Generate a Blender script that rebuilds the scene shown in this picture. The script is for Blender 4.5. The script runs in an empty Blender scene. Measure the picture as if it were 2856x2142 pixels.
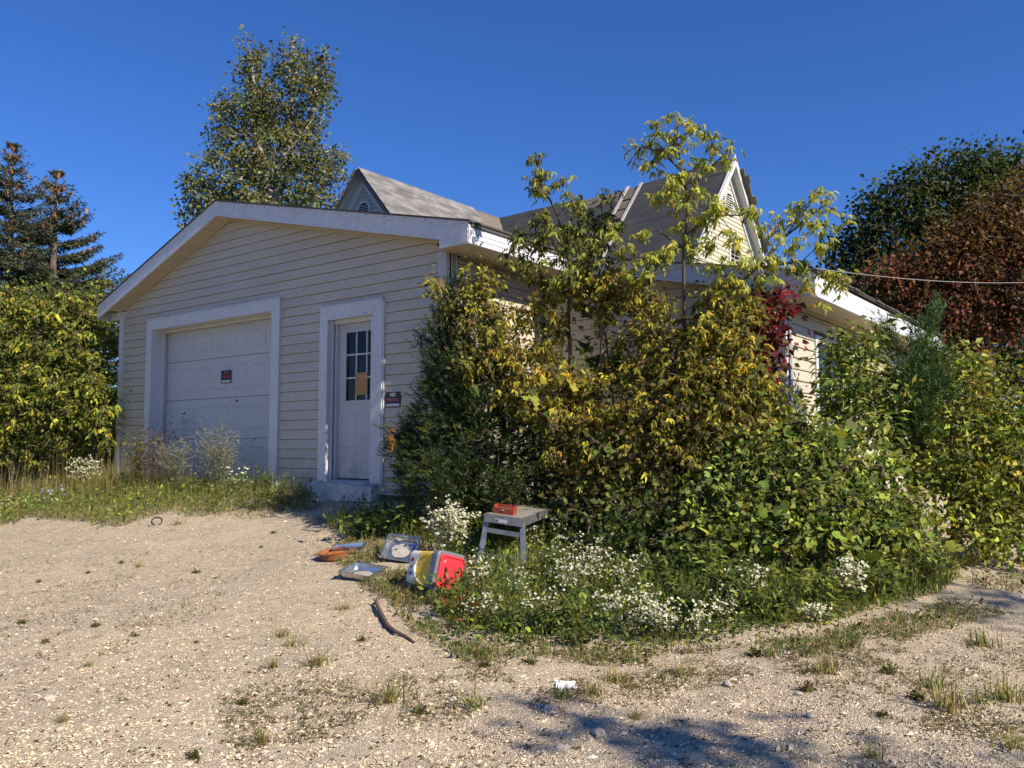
import bpy, math, random
import numpy as np
from mathutils import Vector, Matrix

random.seed(7)
rng = np.random.default_rng(11)
scene = bpy.context.scene
col = scene.collection

# ------------------------------------------------------------------ camera, sky, sun, exposure
CAM_H = 1.5
FPX, CX, CY = 2350.0, 1428.0, 1071.0          # focal length and centre in photograph pixels
PITCH = math.atan(180.0 / FPX)
YAW = math.radians(37.33)
cam_data = bpy.data.cameras.new('camera')
cam = bpy.data.objects.new('camera', cam_data)
col.objects.link(cam)
cam.location = (0, 0, CAM_H)
cam.rotation_euler = (math.pi / 2 + PITCH, 0, YAW)
cam_data.sensor_width = 36.0
cam_data.lens = FPX / 2856.0 * 36.0
cam_data.clip_start = 0.05
cam_data.clip_end = 3000.0
scene.camera = cam

SUN_EL = math.radians(37.0)
SUN_AZ = math.radians(90.0 + 3.0)               # clockwise from +Y
world = bpy.data.worlds.new('World')
scene.world = world
world.use_nodes = True
wn = world.node_tree
wn.nodes.clear()
sky = wn.nodes.new('ShaderNodeTexSky')
sky.sky_type = 'NISHITA'
sky.sun_disc = False
sky.sun_elevation = SUN_EL
sky.sun_rotation = SUN_AZ
sky.air_density = 1.0
sky.dust_density = 0.0
sky.ozone_density = 6.0
bg = wn.nodes.new('ShaderNodeBackground')
bg.inputs['Strength'].default_value = 0.074
wo = wn.nodes.new('ShaderNodeOutputWorld')
hs = wn.nodes.new('ShaderNodeHueSaturation')          # a phone camera's vivid rendering of the whole sky
hs.inputs['Saturation'].default_value = 1.12
wn.links.new(sky.outputs[0], hs.inputs['Color'])
tn = wn.nodes.new('ShaderNodeMix')
tn.data_type = 'RGBA'
tn.blend_type = 'MULTIPLY'
tn.inputs[0].default_value = 1.0
tn.inputs[7].default_value = (0.70, 0.86, 1.24, 1)
wn.links.new(hs.outputs[0], tn.inputs[6])
wn.links.new(tn.outputs[2], bg.inputs['Color'])
wn.links.new(bg.outputs[0], wo.inputs['Surface'])

sun_d = bpy.data.lights.new('sun', 'SUN')
sun_d.energy = 5.0
sun_d.angle = math.radians(0.53)
sun_d.color = (1.0, 0.90, 0.74)
sun = bpy.data.objects.new('sun', sun_d)
col.objects.link(sun)
to_sun = Vector((math.sin(SUN_AZ) * math.cos(SUN_EL), math.cos(SUN_AZ) * math.cos(SUN_EL), math.sin(SUN_EL)))
sun.rotation_euler = (-to_sun).to_track_quat('-Z', 'Y').to_euler()
sun.location = (20, -2, 20)

vs = scene.view_settings
vs.view_transform = 'Standard'
vs.look = 'None'
vs.exposure = 0.65
vs.gamma = 1.0
vs.use_curve_mapping = False
cy = scene.cycles
cy.max_bounces = 7
cy.diffuse_bounces = 4
cy.glossy_bounces = 3
cy.transmission_bounces = 5
cy.transparent_max_bounces = 8
cy.use_denoising = True
cy.caustics_reflective = False
cy.caustics_refractive = False

# ------------------------------------------------------------------ pixels of the photograph -> directions and points
_F0 = np.array([-math.sin(YAW), math.cos(YAW), 0.0])
_R = np.array([math.cos(YAW), math.sin(YAW), 0.0])
_U0 = np.array([0.0, 0.0, 1.0])
_F = _F0 * math.cos(PITCH) + _U0 * math.sin(PITCH)
_U = _U0 * math.cos(PITCH) - _F0 * math.sin(PITCH)
CAMP = np.array([0.0, 0.0, CAM_H])


def ray(px, py):
    return _F + _R * (px - CX) / FPX - _U * (py - CY) / FPX


def pt(px, py, depth):
    """point seen at a pixel, at a horizontal forward distance"""
    d = ray(px, py)
    return CAMP + d * depth / (d @ _F0)


def smooth(t):
    t = np.clip(t, 0, 1)
    return t * t * (3 - 2 * t)


def house_dist(x, y):
    dx = np.maximum(np.maximum(-14.2 - x, x + 6.36), 0)
    dy = np.maximum(7.13 - y, 0)
    d1 = np.hypot(dx, dy)
    dx = np.maximum(np.maximum(-6.4 - x, x + 3.14), 0)
    dy = np.maximum(9.05 - y, 0)
    return np.minimum(d1, np.hypot(dx, dy))


def ground_z(x, y):
    x = np.asarray(x, float)
    y = np.asarray(y, float)
    g = (0.98 - 0.10 * smooth((x + 9.8) / 2.2)) * np.exp(-house_dist(x, y) / 3.5)
    g = g + 0.012 * np.sin(x * 2.1 + 0.7 * y) * np.sin(y * 1.7 - 0.4 * x) + 0.006 * np.sin(5.3 * x + 1.1) * np.sin(4.7 * y)
    return g


def at(px, py):
    """ground point seen at a pixel"""
    d = ray(px, py)
    t = 1.0
    for _ in range(4000):
        p = CAMP + d * t
        if p[2] <= ground_z(p[0], p[1]):
            break
        t += 0.02
    p[2] = float(ground_z(p[0], p[1]))
    return p


# ------------------------------------------------------------------ mesh helpers
OFF = {}


def tag(o, label=None, cat=None, group=None, kind=None):
    if label:
        o['label'] = label
    if cat:
        o['category'] = cat
    if group:
        o['group'] = group
    if kind:
        o['kind'] = kind
    return o


def empty(name, loc):
    o = bpy.data.objects.new(name, None)
    col.objects.link(o)
    o.location = tuple(loc)
    o.empty_display_size = 0.2
    OFF[o] = np.array(loc, float)
    return o


def link(name, me, mat, parent, loc):
    o = bpy.data.objects.new(name, me)
    col.objects.link(o)
    if mat is not None:
        me.materials.append(mat)
    if parent is not None:
        o.parent = parent
        OFF[o] = OFF[parent]
    else:
        o.location = tuple(loc)
        OFF[o] = np.array(loc, float)
    return o


def mk(name, V, F, mat, parent=None, loc=(0, 0, 0), flat=True):
    """mesh in world coordinates, stored relative to its thing's base"""
    off = OFF[parent] if parent is not None else np.array(loc, float)
    me = bpy.data.meshes.new(name)
    V = np.asarray(V, float) - off
    me.from_pydata(V.tolist(), [], [tuple(int(i) for i in f) for f in F])
    me.update()
    if flat:
        me.shade_flat()
    return link(name, me, mat, parent, loc)


def tri_mesh(name, V, T, C, mat, parent=None, loc=(0, 0, 0), flat=False):
    off = OFF[parent] if parent is not None else np.array(loc, float)
    V = (np.asarray(V, np.float32) - off.astype(np.float32))
    T = np.asarray(T, np.int32)
    me = bpy.data.meshes.new(name)
    me.vertices.add(len(V))
    me.vertices.foreach_set('co', V.ravel())
    me.loops.add(len(T) * 3)
    me.loops.foreach_set('vertex_index', T.ravel())
    me.polygons.add(len(T))
    me.polygons.foreach_set('loop_start', np.arange(0, len(T) * 3, 3, dtype=np.int32))
    if C is not None:
        ca = me.color_attributes.new('Col', 'FLOAT_COLOR', 'POINT')
        rgba = np.ones((len(V), 4), np.float32)
        rgba[:, :3] = C
        ca.data.foreach_set('color', rgba.ravel())
    me.update(calc_edges=True)
    if flat:
        me.shade_flat()
    return link(name, me, mat, parent, loc)


class MB:
    """collects boxes, prisms, bars and tubes into one part"""

    def __init__(self):
        self.V = []
        self.F = []

    def add(self, V, F):
        n = len(self.V)
        self.V += [tuple(v) for v in V]
        self.F += [tuple(n + i for i in f) for f in F]
        return self

    def box(self, x0, x1, y0, y1, z0, z1):
        V = [(x, y, z) for z in (z0, z1) for y in (y0, y1) for x in (x0, x1)]
        return self.add(V, [(0, 2, 3, 1), (4, 5, 7, 6), (0, 1, 5, 4), (2, 6, 7, 3), (0, 4, 6, 2), (1, 3, 7, 5)])

    def prism(self, poly, d):
        """closed polygon (3-D points) pushed along vector d"""
        n = len(poly)
        P = [np.array(p, float) for p in poly]
        d = np.array(d, float)
        V = P + [p + d for p in P]
        F = [tuple(range(n))[::-1], tuple(range(n, 2 * n))]
        F += [(i, (i + 1) % n, n + (i + 1) % n, n + i) for i in range(n)]
        return self.add(V, F)

    def bar(self, a, b, w, h, up=(0, 0, 1), taper=1.0):
        a = np.array(a, float)
        b = np.array(b, float)
        d = (b - a) / np.linalg.norm(b - a)
        s = np.cross(d, np.array(up, float))
        s /= np.linalg.norm(s)
        u = np.cross(s, d)
        V = []
        for p, k in ((a, 1.0), (b, taper)):
            V += [p - s * w * k / 2 - u * h * k / 2, p + s * w * k / 2 - u * h * k / 2,
                  p + s * w * k / 2 + u * h * k / 2, p - s * w * k / 2 + u * h * k / 2]
        return self.add(V, [(0, 3, 2, 1), (4, 5, 6, 7), (0, 1, 5, 4), (1, 2, 6, 5), (2, 3, 7, 6), (3, 0, 4, 7)])

    def tube(self, pts, r, n=8, caps=True):
        pts = [np.array(p, float) for p in pts]
        rr = r if hasattr(r, '__len__') else [r] * len(pts)
        base = len(self.V)
        up = np.array([0.13, 0.31, 0.94])
        for i, p in enumerate(pts):
            d = pts[min(i + 1, len(pts) - 1)] - pts[max(i - 1, 0)]
            d /= max(np.linalg.norm(d), 1e-9)
            s = np.cross(d, up)
            if np.linalg.norm(s) < 0.1:
                s = np.cross(d, np.array([1.0, 0, 0]))
            s /= np.linalg.norm(s)
            u = np.cross(s, d)
            for k in range(n):
                a = 2 * math.pi * k / n
                self.V.append(tuple(p + (s * math.cos(a) + u * math.sin(a)) * rr[i]))
        for i in range(len(pts) - 1):
            for k in range(n):
                a, b = base + i * n + k, base + i * n + (k + 1) % n
                self.F.append((a, b, b + n, a + n))
        if caps:
            self.F.append(tuple(base + k for k in range(n))[::-1])
            self.F.append(tuple(base + (len(pts) - 1) * n + k for k in range(n)))
        return self

    def build(self, name, mat, parent=None, loc=(0, 0, 0), flat=True):
        return mk(name, self.V, self.F, mat, parent, loc, flat)


# ------------------------------------------------------------------ materials
def mat_new(name):
    m = bpy.data.materials.new(name)
    m.use_nodes = True
    nt = m.node_tree
    nt.nodes.clear()
    out = nt.nodes.new('ShaderNodeOutputMaterial')
    return m, nt, out


def N(nt, kind, **kw):
    n = nt.nodes.new(kind)
    for k, v in kw.items():
        if k in n.inputs:
            n.inputs[k].default_value = v
        else:
            setattr(n, k, v)
    return n


def ramp(nt, src, stops):
    r = nt.nodes.new('ShaderNodeValToRGB')
    els = r.color_ramp.elements
    while len(els) < len(stops):
        els.new(0.5)
    for e, (p, c) in zip(els, stops):
        e.position = p
        e.color = (*c, 1) if len(c) == 3 else c
    nt.links.new(src, r.inputs[0])
    return r.outputs[0]


def mixc(nt, fac, a, b, mode='MIX'):
    m = nt.nodes.new('ShaderNodeMix')
    m.data_type = 'RGBA'
    m.blend_type = mode
    for s, v in ((m.inputs[0], fac), (m.inputs[6], a), (m.inputs[7], b)):
        if hasattr(v, 'links') or hasattr(v, 'is_output'):
            nt.links.new(v, s)
        elif isinstance(v, (int, float)):
            s.default_value = v
        else:
            s.default_value = (*v, 1)
    return m.outputs[2]


def worn(name, base, dirt, rough=0.5, scale=(3, 3, 3), amount=0.35, fine=40, bump=0.02, metal=0.0, spec=0.4, world_dirt=None):
    """painted / moulded surface: uneven tone, grime in soft patches, fine relief"""
    m, nt, out = mat_new(name)
    geo = N(nt, 'ShaderNodeNewGeometry')
    mp = N(nt, 'ShaderNodeMapping')
    mp.inputs['Scale'].default_value = scale
    nt.links.new(geo.outputs['Position'], mp.inputs[0])
    n1 = N(nt, 'ShaderNodeTexNoise', Scale=1.3, Detail=6.0, Roughness=0.65)
    nt.links.new(mp.outputs[0], n1.inputs['Vector'])
    f1 = ramp(nt, n1.outputs[0], [(0.42, (0, 0, 0)), (0.78, (amount,) * 3)])
    c = mixc(nt, f1, base, dirt)
    n2 = N(nt, 'ShaderNodeTexNoise', Scale=fine, Detail=4.0, Roughness=0.7)
    nt.links.new(geo.outputs['Position'], n2.inputs['Vector'])
    f2 = ramp(nt, n2.outputs[0], [(0.3, (0.86,) * 3), (0.7, (1.08,) * 3)])
    c = mixc(nt, 1.0, c, f2, 'MULTIPLY')
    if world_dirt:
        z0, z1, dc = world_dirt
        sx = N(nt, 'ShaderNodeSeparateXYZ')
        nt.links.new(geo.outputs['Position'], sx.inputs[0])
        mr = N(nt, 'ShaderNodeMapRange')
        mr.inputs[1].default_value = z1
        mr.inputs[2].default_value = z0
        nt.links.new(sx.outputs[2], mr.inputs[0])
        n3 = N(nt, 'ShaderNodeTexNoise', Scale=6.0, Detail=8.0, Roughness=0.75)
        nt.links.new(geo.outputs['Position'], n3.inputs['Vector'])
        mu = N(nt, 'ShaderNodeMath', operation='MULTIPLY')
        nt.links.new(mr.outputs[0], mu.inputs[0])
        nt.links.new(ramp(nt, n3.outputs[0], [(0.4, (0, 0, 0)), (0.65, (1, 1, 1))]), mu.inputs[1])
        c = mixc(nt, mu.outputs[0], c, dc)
    b = N(nt, 'ShaderNodeBsdfPrincipled', Roughness=rough, Metallic=metal)
    b.inputs['Specular IOR Level'].default_value = spec
    nt.links.new(c, b.inputs['Base Color'])
    if bump:
        bp = N(nt, 'ShaderNodeBump', Strength=bump * 10, Distance=0.004)
        nt.links.new(n2.outputs[0], bp.inputs['Height'])
        nt.links.new(bp.outputs[0], b.inputs['Normal'])
    nt.links.new(b.outputs[0], out.inputs[0])
    return m


def leaf_mat(name, trans=0.35, rough=0.6, spec=0.18):
    m, nt, out = mat_new(name)
    at_ = N(nt, 'ShaderNodeAttribute')
    at_.attribute_name = 'Col'
    geo = N(nt, 'ShaderNodeNewGeometry')
    no = N(nt, 'ShaderNodeTexNoise', Scale=45.0, Detail=3.0)
    nt.links.new(geo.outputs['Position'], no.inputs['Vector'])
    c = mixc(nt, 1.0, at_.outputs[0], ramp(nt, no.outputs[0], [(0.3, (0.72, 0.74, 0.7)), (0.7, (1.18, 1.15, 1.1))]), 'MULTIPLY')
    b = N(nt, 'ShaderNodeBsdfPrincipled', Roughness=rough)
    b.inputs['Specular IOR Level'].default_value = spec
    nt.links.new(c, b.inputs['Base Color'])
    t = N(nt, 'ShaderNodeBsdfTranslucent')
    nt.links.new(mixc(nt, 1.0, c, (1.25, 1.25, 0.6), 'MULTIPLY'), t.inputs[0])
    mx = N(nt, 'ShaderNodeMixShader')
    mx.inputs[0].default_value = trans
    nt.links.new(b.outputs[0], mx.inputs[1])
    nt.links.new(t.outputs[0], mx.inputs[2])
    nt.links.new(mx.outputs[0], out.inputs[0])
    return m


def plain(name, c, rough=0.6, metal=0.0, spec=0.4):
    return worn(name, c, tuple(x * 0.7 for x in c), rough, amount=0.3, fine=60, bump=0.01, metal=metal, spec=spec)


M = {}
M['gap'] = plain('siding_shade_gap', (0.10, 0.085, 0.07), 0.9)  # dark backing colour, painted to draw the shadow lines under the siding lips
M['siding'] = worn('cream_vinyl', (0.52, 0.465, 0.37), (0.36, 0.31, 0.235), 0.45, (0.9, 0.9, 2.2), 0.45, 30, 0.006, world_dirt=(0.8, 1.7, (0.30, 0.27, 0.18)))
M['siding_h'] = worn('cream_clapboard', (0.54, 0.49, 0.39), (0.42, 0.38, 0.3), 0.5, (0.9, 0.9, 2.2), 0.3, 30, 0.006)
M['trim'] = worn('white_aluminium_trim', (0.60, 0.60, 0.60), (0.42, 0.41, 0.40), 0.38, (2, 2, 1), 0.35, 30, 0.004, world_dirt=(0.85, 1.25, (0.33, 0.30, 0.25)))
M['fascia'] = worn('white_fascia', (0.60, 0.60, 0.61), (0.45, 0.44, 0.44), 0.33, (0.5, 0.5, 3), 0.15, 12, 0.004)
M['soffit'] = worn('cream_soffit', (0.54, 0.46, 0.34), (0.36, 0.29, 0.20), 0.5, (2, 2, 2), 0.4, 30, 0.006)
M['garage_door'] = worn('white_steel_door', (0.53, 0.53, 0.53), (0.37, 0.36, 0.35), 0.45, (1.5, 1.5, 1.5), 0.3, 25, 0.004, world_dirt=(0.85, 1.5, (0.36, 0.33, 0.27)))
M['door'] = worn('white_door', (0.52, 0.51, 0.51), (0.36, 0.34, 0.31), 0.4, (3, 3, 1), 0.35, 30, 0.004, world_dirt=(1.0, 1.6, (0.27, 0.25, 0.18)))
M['concrete'] = worn('flaking_painted_sill', (0.52, 0.51, 0.47), (0.22, 0.20, 0.16), 0.8, (4, 4, 4), 0.9, 60, 0.03)
M['found'] = worn('dark_foundation', (0.10, 0.09, 0.08), (0.05, 0.045, 0.04), 0.9, (3, 3, 3), 0.8, 50, 0.03)
M['shingle'] = worn('dark_shingle_edge', (0.07, 0.065, 0.06), (0.12, 0.11, 0.09), 0.9, (5, 5, 5), 0.6, 90, 0.03)
M['roll'] = worn('grey_roll_roofing', (0.040, 0.040, 0.044), (0.085, 0.082, 0.085), 0.85, (1.2, 2.0, 2.0), 0.8, 70, 0.02)
M['roll_pale'] = worn('bleached_roll_roofing', (0.115, 0.11, 0.108), (0.34, 0.32, 0.30), 0.85, (2.6, 1.2, 3.0), 0.9, 22, 0.02)
M['old_wood'] = worn('weathered_wood', (0.17, 0.145, 0.12), (0.08, 0.065, 0.055), 0.9, (3, 3, 12), 0.8, 60, 0.03)
M['pale_wood'] = worn('peeling_white_board', (0.48, 0.46, 0.42), (0.20, 0.18, 0.15), 0.8, (6, 6, 6), 0.9, 60, 0.03)
M['dark'] = plain('dark_interior', (0.012, 0.012, 0.014), 0.9)
M['black_screw'] = plain('screw_black', (0.03, 0.03, 0.03), 0.5)


def glass_mat(name):
    m, nt, out = mat_new(name)
    geo = N(nt, 'ShaderNodeNewGeometry')
    no = N(nt, 'ShaderNodeTexNoise', Scale=5.0, Detail=5.0)
    nt.links.new(geo.outputs['Position'], no.inputs['Vector'])
    b = N(nt, 'ShaderNodeBsdfPrincipled', Metallic=0.0)
    nt.links.new(ramp(nt, no.outputs[0], [(0.4, (0.006, 0.007, 0.009)), (0.75, (0.03, 0.03, 0.028))]), b.inputs['Base Color'])
    nt.links.new(ramp(nt, no.outputs[0], [(0.3, (0.03,) * 3), (0.8, (0.2,) * 3)]), b.inputs['Roughness'])
    b.inputs['Specular IOR Level'].default_value = 0.22
    nt.links.new(b.outputs[0], out.inputs[0])
    return m


M['glass'] = glass_mat('dusty_window_glass')


def ground_mat():
    m, nt, out = mat_new('gravel_ground')
    geo = N(nt, 'ShaderNodeNewGeometry')
    P = geo.outputs['Position']

    def noise(scale, detail=6.0, rough=0.6):
        n = N(nt, 'ShaderNodeTexNoise', Scale=scale, Detail=detail, Roughness=rough)
        nt.links.new(P, n.inputs['Vector'])
        return n.outputs[0]
    big = noise(0.55, 5.0)
    base = ramp(nt, big, [(0.36, (0.56, 0.435, 0.265)), (0.5, (0.70, 0.55, 0.34)), (0.66, (0.78, 0.61, 0.37))])
    v = N(nt, 'ShaderNodeTexVoronoi', Scale=62.0)
    nt.links.new(P, v.inputs['Vector'])
    stone = ramp(nt, v.outputs['Color'], [(0.1, (0.30, 0.24, 0.18)), (0.35, (0.58, 0.475, 0.33)), (0.6, (0.70, 0.575, 0.41)), (0.9, (0.82, 0.72, 0.56))])
    f = ramp(nt, noise(1.4, 6.0), [(0.38, (0.15,) * 3), (0.6, (0.85,) * 3)])
    c = mixc(nt, f, base, stone)
    v2 = N(nt, 'ShaderNodeTexVoronoi', Scale=170.0)
    nt.links.new(P, v2.inputs['Vector'])
    c = mixc(nt, 0.45, c, ramp(nt, v2.outputs['Color'], [(0.1, (0.34, 0.27, 0.19)), (0.5, (0.58, 0.47, 0.33)), (0.9, (0.76, 0.65, 0.49))]))
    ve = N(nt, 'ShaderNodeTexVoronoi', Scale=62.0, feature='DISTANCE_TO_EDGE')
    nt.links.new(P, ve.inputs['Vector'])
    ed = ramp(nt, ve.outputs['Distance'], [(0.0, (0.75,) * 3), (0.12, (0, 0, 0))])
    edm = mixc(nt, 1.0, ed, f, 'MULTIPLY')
    c = mixc(nt, edm, c, (0.27, 0.20, 0.13))  # darker cell edges: dirt between stones, with their crevice shade painted in
    vb = N(nt, 'ShaderNodeTexVoronoi', Scale=26.0)
    nt.links.new(P, vb.inputs['Vector'])
    c = mixc(nt, 0.22, c, ramp(nt, vb.outputs['Color'], [(0.2, (0.25, 0.20, 0.16)), (0.5, (0.5, 0.4, 0.3)), (0.85, (0.72, 0.62, 0.5))]))
    # dead stems and leaf litter lying on the gravel
    lit = ramp(nt, noise(3.3, 9.0, 0.75), [(0.55, (0, 0, 0)), (0.72, (0.6,) * 3)])
    c = mixc(nt, lit, c, (0.17, 0.125, 0.075))
    # the gravel yard gives way to mown grass further out
    dv = N(nt, 'ShaderNodeVectorMath', operation='DISTANCE')
    dv.inputs[1].default_value = (-5.0, 2.0, 0.5)
    nt.links.new(P, dv.inputs[0])
    ad = N(nt, 'ShaderNodeMath', operation='MULTIPLY_ADD')
    nt.links.new(noise(0.35, 5.0), ad.inputs[0])
    ad.inputs[1].default_value = 8.0
    nt.links.new(dv.outputs['Value'], ad.inputs[2])
    far = N(nt, 'ShaderNodeMapRange')
    far.inputs[1].default_value = 15.5
    far.inputs[2].default_value = 18.5
    nt.links.new(ad.outputs[0], far.inputs[0])
    c = mixc(nt, far.outputs[0], c, ramp(nt, noise(2.0, 8.0), [(0.35, (0.085, 0.105, 0.03)), (0.65, (0.17, 0.165, 0.06))]))
    b = N(nt, 'ShaderNodeBsdfPrincipled', Roughness=0.95)
    b.inputs['Specular IOR Level'].default_value = 0.15
    nt.links.new(c, b.inputs['Base Color'])
    h = N(nt, 'ShaderNodeMath', operation='ADD')
    nt.links.new(v.outputs['Distance'], h.inputs[0])
    nt.links.new(v2.outputs['Distance'], h.inputs[1])
    bp = N(nt, 'ShaderNodeBump', Strength=0.9, Distance=0.012)
    bp.invert = True
    nt.links.new(h.outputs[0], bp.inputs['Height'])
    nt.links.new(bp.outputs[0], b.inputs['Normal'])
    nt.links.new(b.outputs[0], out.inputs[0])
    return m


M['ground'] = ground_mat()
M['leaf'] = leaf_mat('leaf')
M['leaf_thin'] = leaf_mat('thin_leaf', 0.40, 0.6, 0.18)
M['needle'] = leaf_mat('needle', 0.12, 0.55, 0.25)
M['grass'] = leaf_mat('grass_blade', 0.3, 0.6, 0.15)
M['poplar'] = leaf_mat('poplar_leaf', 0.3, 0.5, 0.25)
M['petal'] = leaf_mat('petal', 0.3, 0.6, 0.2)


def vcol_mat(name, rough=0.9):
    m, nt, out = mat_new(name)
    a = N(nt, 'ShaderNodeAttribute')
    a.attribute_name = 'Col'
    geo = N(nt, 'ShaderNodeNewGeometry')
    no = N(nt, 'ShaderNodeTexNoise', Scale=120.0, Detail=4.0)
    nt.links.new(geo.outputs['Position'], no.inputs['Vector'])
    b = N(nt, 'ShaderNodeBsdfPrincipled', Roughness=rough)
    b.inputs['Specular IOR Level'].default_value = 0.2
    nt.links.new(mixc(nt, 1.0, a.outputs[0], ramp(nt, no.outputs[0], [(0.3, (0.75,) * 3), (0.7, (1.15,) * 3)]), 'MULTIPLY'), b.inputs['Base Color'])
    nt.links.new(b.outputs[0], out.inputs[0])
    return m


M['stone'] = vcol_mat('gravel_stone')
M['bark'] = vcol_mat('bark')

# ------------------------------------------------------------------ ground
def axis(dense0, dense1, step, far):
    a = list(np.arange(dense0, dense1 + 1e-6, step))
    s, x = step, dense1
    while x < far:
        s *= 1.35
        x += s
        a.append(x)
    s, x = step, dense0
    while x > -far:
        s *= 1.35
        x -= s
        a.insert(0, x)
    return np.array(a)


gx = axis(-15, 5, 0.08, 1500)
gy = axis(-1, 10, 0.08, 1500)
GX, GY = np.meshgrid(gx, gy)
GZ = ground_z(GX, GY)
near = (GX > -15.5) & (GX < 5.5) & (GY > -1.5) & (GY < 10.5)
GZ = GZ + np.where(near, rng.normal(0, 0.004, GZ.shape), 0)
nx, ny = len(gx), len(gy)
idx = np.arange(nx * ny).reshape(ny, nx)
q = np.stack([idx[:-1, :-1], idx[:-1, 1:], idx[1:, 1:], idx[1:, :-1]], -1).reshape(-1, 4)
T = np.concatenate([q[:, [0, 1, 2]], q[:, [0, 2, 3]]])
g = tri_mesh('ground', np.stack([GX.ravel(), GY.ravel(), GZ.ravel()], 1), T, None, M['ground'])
tag(g, 'tan gravel and dirt yard rising gently to the garage', None, None, 'structure')

# ------------------------------------------------------------------ the house with its attached garage
H = CAM_H
XL, XG, YG = -13.65, -6.36, 7.13            # garage gable wall: left corner, right corner, plane
XW, YW = -3.14, 9.05                        # wing: right corner, front plane
XRID = -10.64                               # ridge of garage and wing roof
ZRID_B, ZRID_T = 3.349 + H, 3.56 + H        # fascia at the ridge, bottom and top
SR, SL = 0.2326, 0.356                      # roof slopes right and left of the ridge
YF = 6.895                                  # plane of the garage rake fascia
XE, XEL = -5.85, -13.98                     # garage eaves right, left
YWF, XWE = 8.80, -2.745                     # wing rake fascia, wing eave
SW = 0.192
COURSE = 0.127
Z0S = 1.648 + H - 18 * COURSE               # a siding joint
ZB = -0.555 + H                             # bottom of the siding
house = empty('house', (-8.0, 9.0, ground_z(-8.0, 9.0)))
tag(house, 'abandoned cream vinyl sided house with attached front garage and grey steep roofs', 'house')


def rake_z(x):
    return ZRID_B - (SR * (x - XRID) if x > XRID else SL * (XRID - x))


GAP = 0.0065  # strip of dark backing left showing as each lip's shadow line


def board(parent, o, u, n, pb0, pb1, pt0, pt1, z0, z1, mat, name='siding_board', th=0.021):
    """one clapboard: o origin, u along the wall, n outward; bottom edge proud, top edge tucked in"""
    o, u, n = (np.array(v, float) for v in (o, u, n))
    j = random.uniform(-0.0015, 0.0015)

    def P(a, z, d):
        p = o + u * a + n * d
        return (p[0], p[1], z)
    lip = 0.010
    V = [P(pb0, z0, 0), P(pb1, z0, 0), P(pb1, z0, th + j), P(pb0, z0, th + j),
         P(pb0, z0 + lip, th + j + 0.002), P(pb1, z0 + lip, th + j + 0.002),
         P(pt0, z1 - GAP, 0.008), P(pt1, z1 - GAP, 0.008), P(pt0, z1 - GAP, 0), P(pt1, z1 - GAP, 0)]
    F = [(0, 3, 2, 1), (3, 4, 5, 2), (4, 6, 7, 5), (6, 8, 9, 7), (0, 8, 6, 4, 3), (1, 2, 5, 7, 9), (0, 1, 9, 8)]
    return mk(name, V, F, mat, parent)


def cut(spans, a, b):
    out = []
    for s, e in spans:
        if b <= s or a >= e:
            out.append((s, e))
            continue
        if a > s:
            out.append((s, a))
        if b < e:
            out.append((b, e))
    return out


# --- garage gable wall
gw = MB().prism([(XL, YG + 0.03, 0.6), (-12.72, YG + 0.03, 0.6), (-12.72, YG + 0.03, 1.9 + H), (-9.52, YG + 0.03, 1.9 + H), (-9.52, YG + 0.03, 0.6),
                 (-8.47, YG + 0.03, 0.6), (-8.47, YG + 0.03, 1.66 + H), (-7.56, YG + 0.03, 1.66 + H), (-7.56, YG + 0.03, 0.6),
                 (XG, YG + 0.03, 0.6), (XG, YG + 0.03, rake_z(XG)), (XRID, YG + 0.03, ZRID_B), (XL, YG + 0.03, rake_z(XL))], (0, 0.12, 0)).build('gable_wall', M['gap'], house)
joints = {5: -11.3, 6: -11.3, 7: -10.05, 8: -10.05, 9: -9.2, 10: -9.2, 13: -8.9, 14: -8.9, 3: -12.6, 22: -12.4, 21: -12.4, 24: -8.2, 25: -10.1, 26: -10.1}
k = 0
z = Z0S
while z < ZRID_B - 0.02:
    z1 = min(z + COURSE, ZRID_B)
    zb = max(z, ZB)
    xr0 = min(XG - 0.10, XRID + (ZRID_B - zb) / SR)
    xr1 = min(XG - 0.10, XRID + (ZRID_B - z1) / SR)
    xl0 = max(XL + 0.10, XRID - (ZRID_B - zb) / SL)
    xl1 = max(XL + 0.10, XRID - (ZRID_B - z1) / SL)
    spans = [(xl0, xr0)]
    if z < 2.045 + H - 0.02:
        spans = cut(spans, -12.80, -9.40)
    if z < 1.818 + H - 0.02:
        spans = cut(spans, -8.562, -7.41)
    if k in joints:
        spans = cut(spans, joints[k] - 0.0015, joints[k] + 0.0015)
    for s, e in spans:
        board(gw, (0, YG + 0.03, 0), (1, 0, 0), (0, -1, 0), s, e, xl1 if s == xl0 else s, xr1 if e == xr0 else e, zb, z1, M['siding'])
    for (fa, fb_, ftop) in ((-12.80, -9.40, 2.062 + H), (-8.562, -7.41, 1.834 + H)):   # course notched over a door trim
        if z < ftop - 0.036 and z1 > ftop + 0.012:
            board(gw, (0, YG + 0.03, 0), (1, 0, 0), (0, -1, 0), fa, fb_, fa, fb_, ftop, z1, M['siding'], th=0.018)
    z += COURSE
    k += 1

# --- garage right wall, wing front wall, wing right wall
sw_ = MB().box(XG - 0.15, XG - 0.03, YG + 0.15, YW + 0.2, 0.6, 2.235 + H).build('garage_side_wall', M['gap'], house)
z = Z0S
while z < 2.23 + H:
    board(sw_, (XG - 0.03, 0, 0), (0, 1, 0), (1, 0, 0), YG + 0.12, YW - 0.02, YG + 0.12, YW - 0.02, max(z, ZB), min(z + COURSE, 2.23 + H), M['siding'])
    z += COURSE


def wing_z(x):                                # underside of the wing rake
    return 2.25 + H - 0.20 * (x + 5.80)


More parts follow.
